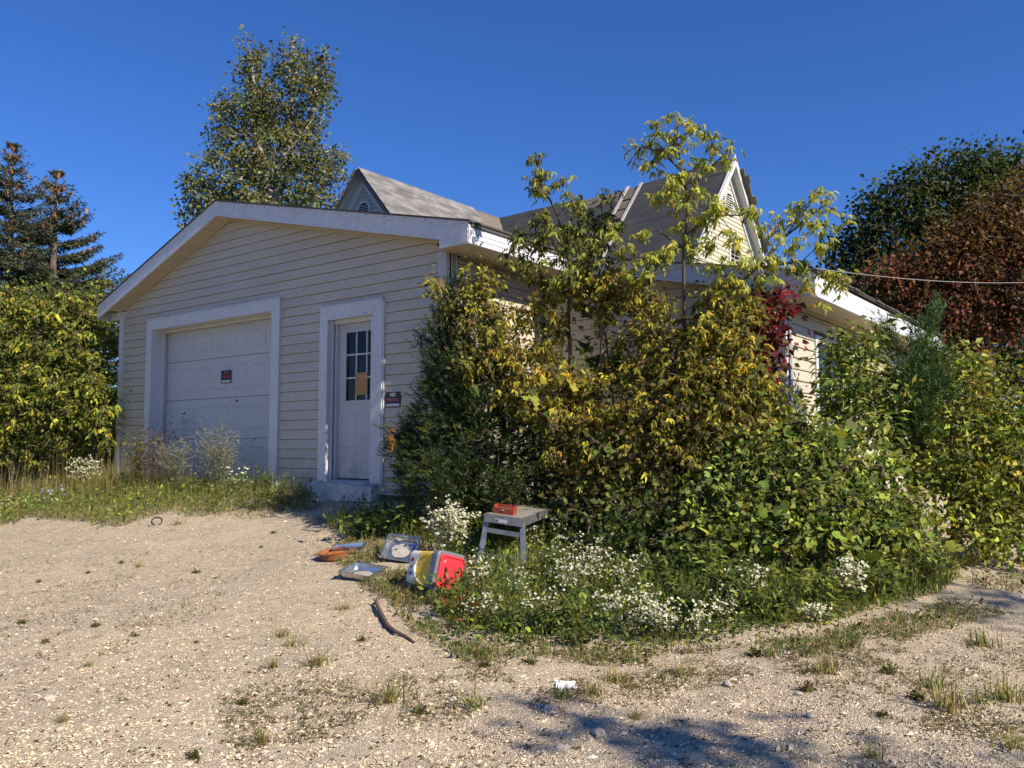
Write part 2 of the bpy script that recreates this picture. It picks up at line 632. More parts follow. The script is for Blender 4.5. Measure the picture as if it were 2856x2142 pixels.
ww = MB().prism([(XG, YW + 0.03, 0.55), (XW, YW + 0.03, 0.55), (XW, YW + 0.03, wing_z(XW)), (XG, YW + 0.03, wing_z(XG))], (0, 0.12, 0)).build('wing_wall', M['gap'], house)
z = Z0S
while z < wing_z(XG):
    z1 = z + COURSE
    lim = lambda zz: min(XW - 0.09, -5.80 + (2.25 + H - zz) / 0.20)
    a0, a1 = lim(z), lim(z1)
    if a1 > XG + 0.02:
        sp = [(XG, a0)]
        if 0.55 + H < z < 1.50 + H:
            sp = cut(sp, -4.52, -3.62)            # window behind the thicket
        for s, e in sp:
            board(ww, (0, YW + 0.03, 0), (1, 0, 0), (0, -1, 0), s, e, s, a1 if e == a0 else e, max(z, ZB - 0.1), z1, M['siding'])
    z += COURSE
ZWS = 1.585 + H                               # wing soffit height
YEND = 15.2
ws = MB().box(XW - 0.15, XW - 0.03, YW + 0.15, YEND, 0.5, ZWS + 0.05).build('wing_side_wall', M['gap'], house)
z = Z0S
while z < ZWS:
    sp = [(YW + 0.12, YEND)]
    if 0.28 + H < z < 1.34 + H:
        sp = cut(sp, 10.02, 11.25)
    for s, e in sp:
        board(ws, (XW - 0.03, 0, 0), (0, 1, 0), (1, 0, 0), s, e, s, e, max(z, ZB - 0.1), min(z + COURSE, ZWS), M['siding'])
    z += COURSE


def window(parent_name, o, u, n, w, h, nx_, nz_):
    """sash window set in a wall: casing, glass panes, glazing bars"""
    o, u, n = (np.array(v, float) for v in (o, u, n))
    up = np.array([0, 0, 1.0])

    def slab(mb, a0, a1, z0, z1, d0, d1):
        mb.prism([o + u * a0 + up * z0 + n * d0, o + u * a1 + up * z0 + n * d0, o + u * a1 + up * z1 + n * d0, o + u * a0 + up * z1 + n * d0], n * (d1 - d0))
    mb = MB()
    t = 0.085
    slab(mb, 0, t, 0, h, -0.03, 0.035)
    slab(mb, w - t, w, 0, h, -0.03, 0.035)
    slab(mb, t, w - t, h - t, h, -0.03, 0.033)
    slab(mb, t, w - t, 0, t, -0.03, 0.045)
    f = mb.build(parent_name, M['trim'], house)
    pw, ph = (w - 2 * t) / nx_, (h - 2 * t) / nz_
    for i in range(nx_):
        for k_ in range(nz_):
            mb = MB()
            slab(mb, t + i * pw + 0.01, t + (i + 1) * pw - 0.01, t + k_ * ph + 0.01, t + (k_ + 1) * ph - 0.01, 0.001, 0.006)
            mb.build('pane', M['glass'], f)
    mb = MB()
    for i in range(1, nx_):
        slab(mb, t + i * pw - 0.012, t + i * pw + 0.012, t, h - t, -0.02, 0.014)
    for k_ in range(1, nz_):
        slab(mb, t, w - t, t + k_ * ph - 0.018, t + k_ * ph + 0.018, -0.02, 0.016)
    if mb.V:
        mb.build('glazing_bar', M['trim'], f)
    return f


window('window', (-4.52, YW + 0.03, 0.55 + H), (1, 0, 0), (0, -1, 0), 0.90, 0.95, 1, 2)
window('window', (XW - 0.03, 10.02, 0.28 + H), (0, 1, 0), (1, 0, 0), 1.23, 1.06, 2, 1)


def fluted_post(x, y, w, ztop, zbot, sx, sy, name='corner_trim'):
    """outside corner: smooth leg on the front wall, ribbed leg on the side wall"""
    mb = MB()
    mb.box(min(x, x - sx * w), max(x, x - sx * w), y - 0.026, y + 0.035, zbot, ztop)
    r = 7
    for i in range(r):
        a = y + 0.036 + i * w / r
        mb.box(x - 0.030, x + (0.010 if i % 2 else 0.0), a, a + w / r - 0.001, zbot, ztop)
    for i in range(5):
        a = x - w + i * w / 5 + 0.004
        mb.box(a, a + w / 9, y - 0.032, y - 0.0262, zbot, ztop - 0.001)
    return mb.build(name, M['trim'], house)


fluted_post(XG, YG, 0.125, 2.30 + H, ZB, 1, 1)
fluted_post(XW, YW, 0.115, 1.60 + H, ZB - 0.12, 1, 1)
MB().box(XL - 0.012, XL + 0.105, YG - 0.014, YG + 0.08, 0.75, rake_z(XL) - 0.01).build('corner_trim', M['trim'], house)
MB().box(XL, XG, YG + 0.06, YG + 0.16, 0.45, ZB).build('foundation', M['found'], house)
MB().box(XG - 0.14, XG - 0.05, YG + 0.162, YW + 0.1, 0.45, ZB).build('foundation', M['found'], house)
MB().box(XG, XW - 0.06, YW + 0.07, YW + 0.2, 0.35, ZB).build('foundation', M['found'], house)
# walls out of sight: left side and back
MB().box(XL, XL + 0.12, YG + 0.16, 18.0, 0.4, rake_z(XL)).build('garage_side_wall', M['siding'], house)

# --- fascia, soffit and roof of garage and wing
def rake_board(name, x0, x1, yf, zb0, zb1, zt0, zt1, th=0.03, parent=house):
    return MB().prism([(x0, yf, zb0), (x1, yf, zb1), (x1, yf, zt1), (x0, yf, zt0)], (0, th, 0)).build(name, M['fascia'], parent)


zeR_b, zeR_t = 2.235 + H, 2.47 + H
zeL_b, zeL_t = ZRID_B - SL * (XRID - XEL), ZRID_T - SL * (XRID - XEL)
fb = rake_board('rake_fascia', XRID, XE, YF, ZRID_B, zeR_b, ZRID_T - 0.035, zeR_t - 0.035)
rake_board('rake_fascia', XEL, XRID, YF, zeL_b, ZRID_B, zeL_t - 0.035, ZRID_T - 0.035)
# upper strip bent over the roof edge, set a little proud
rake_board('rake_drip_strip', XRID, XE - 0.002, YF - 0.008, ZRID_T - 0.045, zeR_t - 0.045, ZRID_T, zeR_t, 0.03)
rake_board('rake_drip_strip', XEL, XRID, YF - 0.008, zeL_t - 0.045, ZRID_T - 0.045, zeL_t, ZRID_T, 0.03)
for i in range(15):
    x = XRID + 0.15 + i * 0.33 + random.uniform(-0.05, 0.05)
    zz = ZRID_T - 0.022 - (x - XRID) * (ZRID_T - zeR_t) / (XE - XRID)
    if x < XE - 0.05:
        MB().box(x - 0.006, x + 0.006, YF - 0.012, YF - 0.007, zz - 0.006, zz + 0.006).build('screw', M['black_screw'], fb)
# boxed eave return at the right corner
MB().prism([(-6.28, YF - 0.004, 2.335 + H), (XE, YF - 0.004, 2.245 + H), (XE, YF - 0.004, 2.232 + H), (-6.28, YF - 0.004, 2.232 + H)], (0, 0.02, 0)).build('eave_return', M['fascia'], house)
for i, (a, b, zz) in enumerate(((0.10, 0.0, 2.40), (0.16, 0.0, 2.34), (0.19, 0.0, 2.29))):
    MB().prism([(XE - a, YF - 0.010, zz - 0.035 + H), (XE - 0.012, YF - 0.010, zz - 0.037 + H), (XE - 0.012, YF - 0.010, zz + 0.008 + H)], (0, 0.006, 0)).build('fascia_tab', M['fascia'], house)
# right eave of the garage
YE1 = YWF
MB().box(XE - 0.03, XE, YF + 0.031, YE1, zeR_b, zeR_t - 0.05).build('eave_fascia', M['fascia'], house)
MB().box(XE + 0.001, XE + 0.016, YF + 0.031, YE1 - 0.002, zeR_t - 0.050, zeR_t - 0.004).build('drip_edge', M['shingle'], house)
for i in range(2):
    MB().box(XE + 0.0005, XE + 0.005, YF + 0.04, YE1 - 0.003, zeR_b + 0.055 + i * 0.06, zeR_b + 0.059 + i * 0.06).build('fascia_rib', M['fascia'], house)


def soffit_strip(name, quad_fn, n_, mat, drop=0.006):
    """boarded soffit: n_ narrow slats with a groove between them"""
    mb = MB()
    for i in range(n_):
        a, b, c, d = quad_fn(i / n_ + 0.05 / n_, (i + 1) / n_ - 0.05 / n_)
        mb.prism([a, b, c, d], (0, 0, drop))
    return mb.build(name, mat, house)


soffit_strip('eave_soffit', lambda s, e: ((XG - 0.01, YF + 0.03 + s * (YW - YF), 2.24 + H), (XE - 0.03, YF + 0.03 + s * (YW - YF), 2.24 + H),
                                          (XE - 0.03, YF + 0.03 + e * (YW - YF), 2.24 + H), (XG - 0.01, YF + 0.03 + e * (YW - YF), 2.24 + H)), 24, M['soffit'])
soffit_strip('eave_soffit', lambda s, e: ((XW - 0.02, YWF + 0.03 + s * 6.3, ZWS + 0.004), (XWE - 0.03, YWF + 0.03 + s * 6.3, ZWS + 0.004),
                                          (XWE - 0.03, YWF + 0.03 + e * 6.3, ZWS + 0.004), (XW - 0.02, YWF + 0.03 + e * 6.3, ZWS + 0.004)), 84, M['soffit'])


def rake_soffit(x0, x1, zf, n_, ya, yb):
    def qf(s, e):
        xs, xe = x0 + s * (x1 - x0), x0 + e * (x1 - x0)
        return ((xs, ya, zf(xs) + 0.003), (xe, ya, zf(xe) + 0.003), (xe, yb, zf(xe) + 0.003), (xs, yb, zf(xs) + 0.003))
    return soffit_strip('rake_soffit', qf, n_, M['soffit'])


rake_soffit(XRID, -6.28, rake_z, 42, YF + 0.03, YG + 0.03)
rake_soffit(XL - 0.02, XRID, rake_z, 34, YF + 0.03, YG + 0.03)
rake_soffit(-5.84, XW, wing_z, 28, YWF + 0.03, YW + 0.03)
# moulding where the soffit meets the gable
MB().prism([(XRID, YG - 0.012, ZRID_B - 0.018), (-6.28, YG - 0.012, rake_z(-6.28) - 0.018), (-6.28, YG - 0.012, rake_z(-6.28) + 0.002), (XRID, YG - 0.012, ZRID_B + 0.002)], (0, 0.014, 0)).build('soffit_moulding', M['soffit'], house)
MB().prism([(XL, YG - 0.012, rake_z(XL) - 0.018), (XRID, YG - 0.012, ZRID_B - 0.018), (XRID, YG - 0.012, ZRID_B + 0.002), (XL, YG - 0.012, rake_z(XL) + 0.002)], (0, 0.014, 0)).build('soffit_moulding', M['soffit'], house)
MB().box(XG + 0.012, XG + 0.024, YG + 0.2, YW - 0.02, 2.212 + H, 2.238 + H).build('soffit_moulding', M['soffit'], house)
MB().box(XW + 0.012, XW + 0.024, YW + 0.2, YEND, ZWS - 0.03, ZWS + 0.002).build('soffit_moulding', M['soffit'], house)
# left eave box
MB().box(XEL + 0.05, XL - 0.015, YG - 0.02, YG + 0.02, zeL_b - 0.02, zeL_b + 0.11).build('eave_return', M['fascia'], house)
MB().box(XEL - 0.03, XEL, YF + 0.02, 18.0, zeL_b - 0.02, zeL_t - 0.03).build('eave_fascia', M['fascia'], house)
# wing rake and eave
zw = lambda x: 1.832 + H + 0.192 * (XWE - x)
wf = rake_board('rake_fascia', XE - 0.02, XWE, YWF, 2.255 + H, ZWS, zw(XE) - 0.045, zw(XWE) - 0.045)
rake_board('rake_drip_strip', XE - 0.02, XWE - 0.002, YWF - 0.008, zw(XE) - 0.055, zw(XWE) - 0.055, zw(XE), zw(XWE), 0.03)
rake_board('rake_rib', XE + 0.05, XWE - 0.35, YWF - 0.005, 2.285 + H, ZWS + 0.095, 2.293 + H, ZWS + 0.103, 0.02)
MB().prism([(-3.16, YWF - 0.005, ZWS + 0.06), (XWE, YWF - 0.005, ZWS + 0.012), (XWE, YWF - 0.005, ZWS - 0.006), (-3.16, YWF - 0.005, ZWS - 0.006)], (0, 0.022, 0)).build('eave_return', M['fascia'], house)
for i in range(3):
    zz = ZWS + 0.05 + i * 0.045
    MB().prism([(XWE - 0.38 + i * 0.03, YWF - 0.008, zz), (XWE - 0.02, YWF - 0.008, zz - 0.012), (XWE - 0.02, YWF - 0.008, zz - 0.006), (XWE - 0.38 + i * 0.03, YWF - 0.008, zz + 0.006)], (0, 0.007, 0)).build('fascia_rib', M['fascia'], house)
MB().box(XWE - 0.03, XWE, YWF + 0.031, YEND + 0.1, ZWS, zw(XWE) - 0.03).build('eave_fascia', M['fascia'], house)
# shingle-clad roof slabs, thin dark edge over the white fascia
tR = 0.022
zr = lambda x: ZRID_T - (x - XRID) * (ZRID_T - zeR_t) / (XE - XRID)
rf = MB()
rf.prism([(XRID, YF - 0.02, ZRID_T), (XE + 0.03, YF - 0.02, zr(XE + 0.03)), (XE + 0.03, YF - 0.02, zr(XE + 0.03) + tR), (XRID, YF - 0.02, ZRID_T + tR)], (0, YWF - YF, 0))
rf.prism([(XEL - 0.03, YF - 0.02, zeL_t - 0.01), (XRID - 0.0005, YF - 0.02, ZRID_T), (XRID - 0.0005, YF - 0.02, ZRID_T + tR), (XEL - 0.03, YF - 0.02, zeL_t - 0.01 + tR)], (0, 11.0, 0))
rf.build('garage_roof', M['shingle'], house)
zq = lambda x: zw(x)
MB().prism([(XRID + 0.002, YWF - 0.018, zq(XRID)), (XWE + 0.03, YWF - 0.018, zq(XWE + 0.03)), (XWE + 0.03, YWF - 0.018, zq(XWE + 0.03) + tR), (XRID + 0.002, YWF - 0.018, zq(XRID) + tR)], (0, YEND - YWF, 0)).build('wing_roof', M['shingle'], house)
mb = MB()
yy = YWF + 0.1
while yy < YEND:                               # ragged shingle tabs along the eave
    mb.box(XWE + 0.0, XWE + 0.035 + random.uniform(0, 0.02), yy, yy + 0.22, zw(XWE) + 0.010, zw(XWE) + 0.024 + random.uniform(0, 0.008))
    yy += 0.24
mb.build('shingle_edge', M['shingle'], house)

# --- garage door
gt = MB()
gt.box(-12.80, -12.64, YG - 0.018, YG + 0.045, ZB, 2.045 + H)
gt.box(-9.575, -9.40, YG - 0.018, YG + 0.045, ZB, 2.045 + H)
gt.box(-12.639, -9.576, YG - 0.016, YG + 0.045, 1.885 + H, 2.045 + H)
gtr = gt.build('garage_door_trim', M['trim'], house)
MB().box(-12.81, -9.39, YG - 0.03, YG + 0.03, 2.046 + H, 2.062 + H).build('drip_cap', M['trim'], gtr)
MB().prism([(-9.576, YG - 0.0185, 1.886 + H), (-9.405, YG - 0.0185, 2.042 + H), (-9.409, YG - 0.0185, 2.042 + H), (-9.58, YG - 0.0185, 1.886 + H)], (0, -0.0008, 0)).build('mitre_line', M['old_wood'], gtr)
jd = 0.25
gj = MB()
gj.box(-12.72, -12.641, YG + 0.046, YG + jd + 0.12, ZB, 1.885 + H)
gj.box(-9.574, -9.50, YG + 0.046, YG + jd + 0.12, ZB, 1.885 + H)
gj.box(-12.64, -9.575, YG + 0.046, YG + jd + 0.12, 1.886 + H, 1.92 + H)
gj.box(-12.64, -12.60, YG + 0.16, YG + 0.2, ZB, 1.882 + H)
gj.box(-12.598, -9.61, YG + 0.175, YG + 0.21, 1.845 + H, 1.884 + H)
gj.build('door_jamb', M['trim'], house)
gd = MB().box(-12.66, -9.56, YG + jd + 0.045, YG + jd + 0.075, ZB - 0.05, 1.90 + H).build('garage_door', M['garage_door'], house)
zs = [ZB - 0.03, 0.149 + H, 0.757 + H, 1.365 + H, 1.885 + H]
nP = 7
for i in range(4):
    a, b = zs[i] + 0.004, zs[i + 1] - 0.004
    mb = MB().box(-12.64, -9.575, YG + jd + 0.008, YG + jd + 0.044, a, b)
    pitch = 3.065 / nP
    for p in range(nP):
        x0 = -12.64 + p * pitch + 0.05
        x1 = x0 + pitch - 0.10
        c0, c1 = a + 0.12, b - 0.12
        y0 = YG + jd + 0.007
        w = 0.018
        # embossed frame with a bevelled centre field
        V, F = [], []
        rings = [(0, 0.0), (w * 0.4, -0.006), (w * 0.9, 0.0), (w * 1.8, 0.0), (w * 2.4, -0.006)]
        for (o_, d_) in rings:
            V += [(x0 + o_, y0 + d_, c0 + o_), (x1 - o_, y0 + d_, c0 + o_), (x1 - o_, y0 + d_, c1 - o_), (x0 + o_, y0 + d_, c1 - o_)]
        for r_ in range(len(rings) - 1):
            for q_ in range(4):
                F.append((r_ * 4 + q_, r_ * 4 + (q_ + 1) % 4, (r_ + 1) * 4 + (q_ + 1) % 4, (r_ + 1) * 4 + q_))
        F.append((16, 17, 18, 19))
        mb.add(V, F)
    mb.build('door_section', M['garage_door'], gd)
MB().tube([(-10.72, YG + jd - 0.004, 0.70 + H), (-10.72, YG + jd + 0.01, 0.70 + H)], 0.018, 10).build('lock', M['black_screw'], gd)

# --- entry door
dt = MB()
dt.box(-8.562, -8.41, YG - 0.018, YG + 0.045, -0.41 + H, 1.818 + H)
dt.box(-7.60, -7.41, YG - 0.018, YG + 0.045, -0.55 + H, 1.818 + H)
dt.box(-8.409, -7.601, YG - 0.016, YG + 0.045, 1.648 + H, 1.818 + H)
dtr = dt.build('entry_door_trim', M['trim'], house)
MB().box(-8.572, -7.40, YG - 0.028, YG + 0.03, 1.819 + H, 1.834 + H).build('drip_cap', M['trim'], dtr)
MB().box(-7.41, -7.385, YG - 0.008, YG + 0.035, -0.55 + H, 1.80 + H).build('siding_channel', M['trim'], dtr)
MB().prism([(-7.60, YG - 0.0185, 1.65 + H), (-7.414, YG - 0.0185, 1.814 + H), (-7.418, YG - 0.0185, 1.814 + H), (-7.604, YG - 0.0185, 1.65 + H)], (0, -0.0008, 0)).build('mitre_line', M['old_wood'], dtr)
for x, z in ((-8.36 + 0.05, 1.68), (-8.0, 1.675), (-7.72, 1.68), (-7.57, 1.62), (-7.57, 0.98), (-7.57, 0.1), (-7.57, -0.3), (-8.45, 1.55), (-8.45, 0.95), (-8.45, 0.2), (-8.45, -0.2), (-7.44, 0.4)):
    MB().box(x - 0.006, x + 0.006, YG - 0.0225, YG - 0.0175, z + H - 0.006, z + H + 0.006).build('screw', M['black_screw'], dtr)
ed = 0.145
dj = MB()
dj.box(-8.47, -8.411, YG + 0.046, YG + ed + 0.06, -0.41 + H, 1.648 + H)
dj.box(-8.41, -8.385, YG + 0.05, YG + 0.075, -0.40 + H, 1.646 + H)
dj.box(-7.599, -7.56, YG + 0.046, YG + ed + 0.06, -0.41 + H, 1.648 + H)
dj.box(-8.409, -7.60, YG + 0.046, YG + ed + 0.06, 1.6485 + H, 1.70 + H)
dj.box(-8.41, -7.601, YG + 0.08, YG + 0.12, 1.60 + H, 1.6475 + H)
dj.box(-8.384, -8.36, YG + 0.095, YG + ed - 0.004, -0.40 + H, 1.60 + H)
dj.build('door_jamb', M['trim'], house)
yd = YG + ed
x0, x1, z0, z1 = -8.385, -7.60, -0.375 + H, 1.635 + H
gx0, gx1, gz0, gz1 = -8.225, -7.65, 0.60 + H, 1.49 + H
dm = MB()
dm.box(x0, gx0, yd, yd + 0.045, z0, z1)
dm.box(gx1, x1, yd, yd + 0.045, z0, z1)
dm.box(gx0, gx1, yd + 0.001, yd + 0.045, gz1, z1)
dm.box(gx0, gx1, yd + 0.001, yd + 0.045, z0, gz0)
for (px0, px1, pz0, pz1) in ((-8.29, -8.02, -0.30 + H, 0.02 + H), (-7.96, -7.69, -0.30 + H, 0.02 + H), (-8.29, -8.02, 0.10 + H, 0.46 + H), (-7.96, -7.69, 0.10 + H, 0.46 + H)):
    rings = [(0, -0.0005), (0.012, -0.006), (0.024, -0.001), (0.05, -0.001), (0.07, -0.006)]
    V, F = [], []
    for (o_, d_) in rings:
        V += [(px0 + o_, yd + d_, pz0 + o_), (px1 - o_, yd + d_, pz0 + o_), (px1 - o_, yd + d_, pz1 - o_), (px0 + o_, yd + d_, pz1 - o_)]
    for r_ in range(4):
        for q_ in range(4):
            F.append((r_ * 4 + q_, r_ * 4 + (q_ + 1) % 4, (r_ + 1) * 4 + (q_ + 1) % 4, (r_ + 1) * 4 + q_))
    F.append((16, 17, 18, 19))
    dm.add(V, F)
door = dm.build('entry_door', M['door'], house)
wfm = MB()
t = 0.028
wfm.box(gx0 - t, gx0 + 0.008, yd - 0.014, yd - 0.0006, gz0 - t, gz1 + t)
wfm.box(gx1 - 0.008, gx1 + t, yd - 0.014, yd - 0.0006, gz0 - t, gz1 + t)
wfm.box(gx0 + 0.0085, gx1 - 0.0085, yd - 0.0135, yd - 0.0006, gz1 - 0.008, gz1 + t)
wfm.box(gx0 + 0.0085, gx1 - 0.0085, yd - 0.0135, yd - 0.0006, gz0 - t, gz0 + 0.008)
wfm.build('window_frame', M['door'], door)
pw, ph = (gx1 - gx0) / 3, (gz1 - gz0) / 3
for i in range(3):
    for k in range(3):
        MB().box(gx0 + i * pw + 0.004, gx0 + (i + 1) * pw - 0.004, yd + 0.012, yd + 0.018, gz0 + k * ph + 0.004, gz0 + (k + 1) * ph - 0.004).build('pane', M['glass'], door)
mb = MB()
for i in (1, 2):
    mb.box(gx0 + i * pw - 0.011, gx0 + i * pw + 0.011, yd - 0.004, yd + 0.022, gz0, gz1)
    mb.box(gx0, gx1, yd - 0.0055, yd + 0.0235, gz0 + i * ph - 0.011, gz0 + i * ph + 0.011)
mb.build('glazing_bar', M['door'], door)
MB().box(gx0 - 0.01, gx1 + 0.01, yd + 0.024, yd + 0.044, gz0 - 0.01, gz1 + 0.01).build('window_backing', M['dark'], door)
for z in (-0.15, 0.65, 1.40):
    MB().tube([(-8.388, yd - 0.008, z + H), (-8.388, yd - 0.008, z + 0.1 + H)], 0.007, 8).build('hinge', M['trim'], door)
# sill step under the door
st = MB()
st.prism([(-8.62, YG - 0.13, -0.455 + H), (-8.62, YG + 0.05, -0.40 + H), (-8.62, YG + 0.14, -0.392 + H), (-8.62, YG + 0.14, -0.60 + H), (-8.62, YG - 0.13, -0.635 + H)], (1.18, 0, 0))
st.build('door_step', M['concrete'], house)

# --- the two-winged house behind: steep roofs
LX, LY, LZ = -16.61, 15.0, 7.463 + H          # left wing: ridge runs away from the camera, gable faces the yard
MX, MY, MZ = -8.6, 21.13, 7.751 + H           # main wing: ridge runs left, gable faces right
SH = 1.17
HW = 3.3
lw = MB()
lw.prism([(LX - HW, LY + 0.25, 0.3), (LX + HW, LY + 0.25, 0.3), (LX + HW, LY + 0.25, LZ - 0.15 - SH * HW), (LX, LY + 0.25, LZ - 0.15), (LX - HW, LY + 0.25, LZ - 0.15 - SH * HW)], (0, 6.0, 0))
lwo = lw.build('upper_gable_wall', M['gap'], house)
mw = MB().prism([(MX - 0.25, MY - HW, 0.3), (MX - 0.25, MY + HW, 0.3), (MX - 0.25, MY + HW, MZ - 0.15 - SH * HW), (MX - 0.25, MY, MZ - 0.15), (MX - 0.25, MY - HW, MZ - 0.15 - SH * HW)], (-0.5, 0, 0)).build('upper_side_gable_wall', M['gap'], house)
c = 0.118
zz = LZ - 0.62
while zz > LZ - 3.2:
    w0, w1 = (LZ - 0.40 - zz) / SH, (LZ - 0.40 - zz - c) / SH
    board(lwo, (0, LY + 0.25, 0), (1, 0, 0), (0, -1, 0), LX - w0, LX + w0, LX - max(w1, 0.01), LX + max(w1, 0.01), zz, zz + c, M['siding_h'])
    zz -= c
zz = MZ - 0.66
while zz > MZ - 4.2:
    w0, w1 = (MZ - 0.42 - zz) / SH, (MZ - 0.42 - zz - c) / SH
    for s, e, s1, e1 in ((MY - w0, MY + w0, MY - max(w1, 0.01), MY + max(w1, 0.01)),):
        board(mw, (MX - 0.25, 0, 0), (0, 1, 0), (1, 0, 0), s, e, s1, e1, zz, zz + c, M['siding_h'])
    zz -= c
# gable frieze boards (white) and bargeboards
for s in (-1, 1):
    f = 0.30
    MB().prism([(LX, LY + 0.20, LZ - 0.16), (LX + s * HW, LY + 0.20, LZ - 0.16 - SH * HW), (LX + s * HW, LY + 0.20, LZ - 0.16 - f - SH * HW), (LX, LY + 0.20, LZ - 0.16 - f)], (0, 0.05, 0)).build('frieze_board', M['fascia'], house)
    MB().prism([(MX - 0.20, MY, MZ - 0.16), (MX - 0.20, MY + s * HW, MZ - 0.16 - SH * HW), (MX - 0.20, MY + s * HW, MZ - 0.16 - f - SH * HW), (MX - 0.20, MY, MZ - 0.16 - f)], (-0.05, 0, 0)).build('frieze_board', M['fascia'], house)
    mt = M['old_wood'] if s > 0 else M['old_wood']
    MB().prism([(LX, LY - 0.02, LZ - 0.02), (LX + s * HW, LY - 0.02, LZ - 0.02 - SH * HW), (LX + s * HW, LY - 0.02, LZ - 0.17 - SH * HW), (LX, LY - 0.02, LZ - 0.17)], (0, 0.03, 0)).build('bargeboard', mt, house)
    MB().prism([(LX, LY + 0.011, LZ - 0.14), (LX + s * HW, LY + 0.011, LZ - 0.14 - SH * HW), (LX + s * HW, LY + 0.011, LZ - 0.16 - SH * HW), (LX, LY + 0.011, LZ - 0.16)], (0, 0.19, 0)).build('rake_soffit', M['old_wood'] if s > 0 else M['fascia'], house)
    MB().prism([(MX + 0.02, MY, MZ + (0.10 if s < 0 else 0.02)), (MX + 0.02, MY + s * HW, MZ + 0.02 - SH * HW), (MX + 0.02, MY + s * HW, MZ - 0.22 - SH * HW), (MX + 0.02, MY, MZ - 0.22)], (-0.03, 0, 0)).build('bargeboard', M['fascia'], house)
    MB().prism([(MX - 0.011, MY, MZ - 0.14), (MX - 0.011, MY + s * HW, MZ - 0.14 - SH * HW), (MX - 0.011, MY + s * HW, MZ - 0.16 - SH * HW), (MX - 0.011, MY, MZ - 0.16)], (-0.19, 0, 0)).build('rake_soffit', M['fascia'], house)


def sheet(name, a, b, c_, d, nrm, th, mat, parent=house):
    nrm = np.array(nrm, float)
    return MB().prism([np.array(p, float) for p in (a, b, c_, d)], nrm * th).build(name, mat, parent)


nl = np.array([SH, 0, 1.0]) / math.hypot(SH, 1)
def LP(side, s, y, lift=0.0):                 # point on a left-wing roof plane, s metres out from the ridge
    return np.array([LX + side * s, y, LZ - SH * s]) + np.array([side * nl[0], 0, nl[2]]) * lift
rl = MB().prism([LP(1, 0, LY), LP(1, HW + 0.3, LY), LP(1, HW + 0.3, LY + 7), LP(1, 0, LY + 7)], nl * -0.10).build('left_wing_roof', M['old_wood'], house)
cuts = [0.0, 2.55, 4.75, 7.2]
for i in range(3):
    for (s0, s1, lift) in ((0.0, 0.30, 0.022), (0.28, 1.25, 0.012), (1.22, 2.3, 0.006), (2.27, 3.55, 0.002)):
        if i == 2 and s0 < 0.2:
            continue
        m_ = M['roll_pale'] if i < 2 else M['old_wood']
        y0, y1 = LY + cuts[i] - 0.03 * (i == 0), LY + cuts[i + 1] + 0.02
        j = 0.004 * (2 - i)
        sheet('roofing_sheet', LP(1, s0, y0, lift + j), LP(1, s1, y0, lift + j), LP(1, s1, y1, lift + j), LP(1, s0, y1, lift + j), nl, 0.008, m_, rl)
nl2 = np.array([-nl[0], 0, nl[2]])
rl2 = MB().prism([LP(-1, 0, LY), LP(-1, 0, LY + 7), LP(-1, HW + 0.3, LY + 7), LP(-1, HW + 0.3, LY)], nl2 * -0.08).build('left_wing_roof', M['old_wood'], house)
for i in range(26):                            # butt ends of old wooden shingle courses along the left verge
    s = 0.04 + i * 0.13
    w = random.uniform(0.02, 0.07)
    sheet('roof_shingle', LP(-1, s, LY - w, 0.012), LP(-1, s, LY + 0.5, 0.012), LP(-1, s + 0.135, LY + 0.5, 0.004), LP(-1, s + 0.135, LY - w - random.uniform(-0.02, 0.02), 0.004), nl2, 0.03, M['old_wood'], rl2)

nm = np.array([0, -SH, 1.0]) / math.hypot(SH, 1)
def sag(x):                                    # the old ridge dips in the middle
    return -0.30 * smooth((MX - x) / 8.0) - 0.10 * math.sin(max(0, min(1, (MX - x) / 6.0)) * math.pi)
def MP(side, s, x, lift=0.0):
    n_ = np.array([0, side * -nm[1], nm[2]])
    return np.array([x, MY + side * s, MZ + sag(x) - SH * s]) + n_ * lift
rm = MB()
xs = np.linspace(MX, MX - 9.0, 13)
for i in range(12):
    rm.prism([MP(-1, 0, xs[i], -0.02), MP(-1, 0, xs[i + 1], -0.02), MP(-1, 3.7, xs[i + 1], -0.02), MP(-1, 3.7, xs[i], -0.02)], nm * -0.09)
rmo = rm.build('main_roof', M['old_wood'], house)
rows = [(0.0, 0.42, 0.016), (0.40, 1.35, 0.010), (1.32, 2.3, 0.006), (2.27, 3.72, 0.002)]
segs = [(MX + 0.03, MX - 1.55), (MX - 1.50, MX - 2.78), (MX - 3.32, MX - 5.2), (MX - 5.15, MX - 9.0)]
for (s0, s1, lift) in rows:
    for (xa, xb) in segs:
        if s0 == 0.0 and xa == MX - 3.32:
            continue
        nseg = 3
        V, F = [], []
        for i in range(nseg + 1):
            x = xa + (xb - xa) * i / nseg
            for (s_, l_) in ((s0, lift), (s1, lift), (s1, lift + 0.009), (s0, lift + 0.009)):
                V.append(MP(-1, s_, x, l_ + random.uniform(0, 0.004)))
        for i in range(nseg):
            for q_ in range(4):
                a_, b_ = i * 4 + q_, i * 4 + (q_ + 1) % 4
                F.append((a_, b_, b_ + 4, a_ + 4))
        F += [(0, 1, 2, 3), (nseg * 4 + 3, nseg * 4 + 2, nseg * 4 + 1, nseg * 4)]
        mk('roofing_sheet', V, F, M['roll'], rmo)
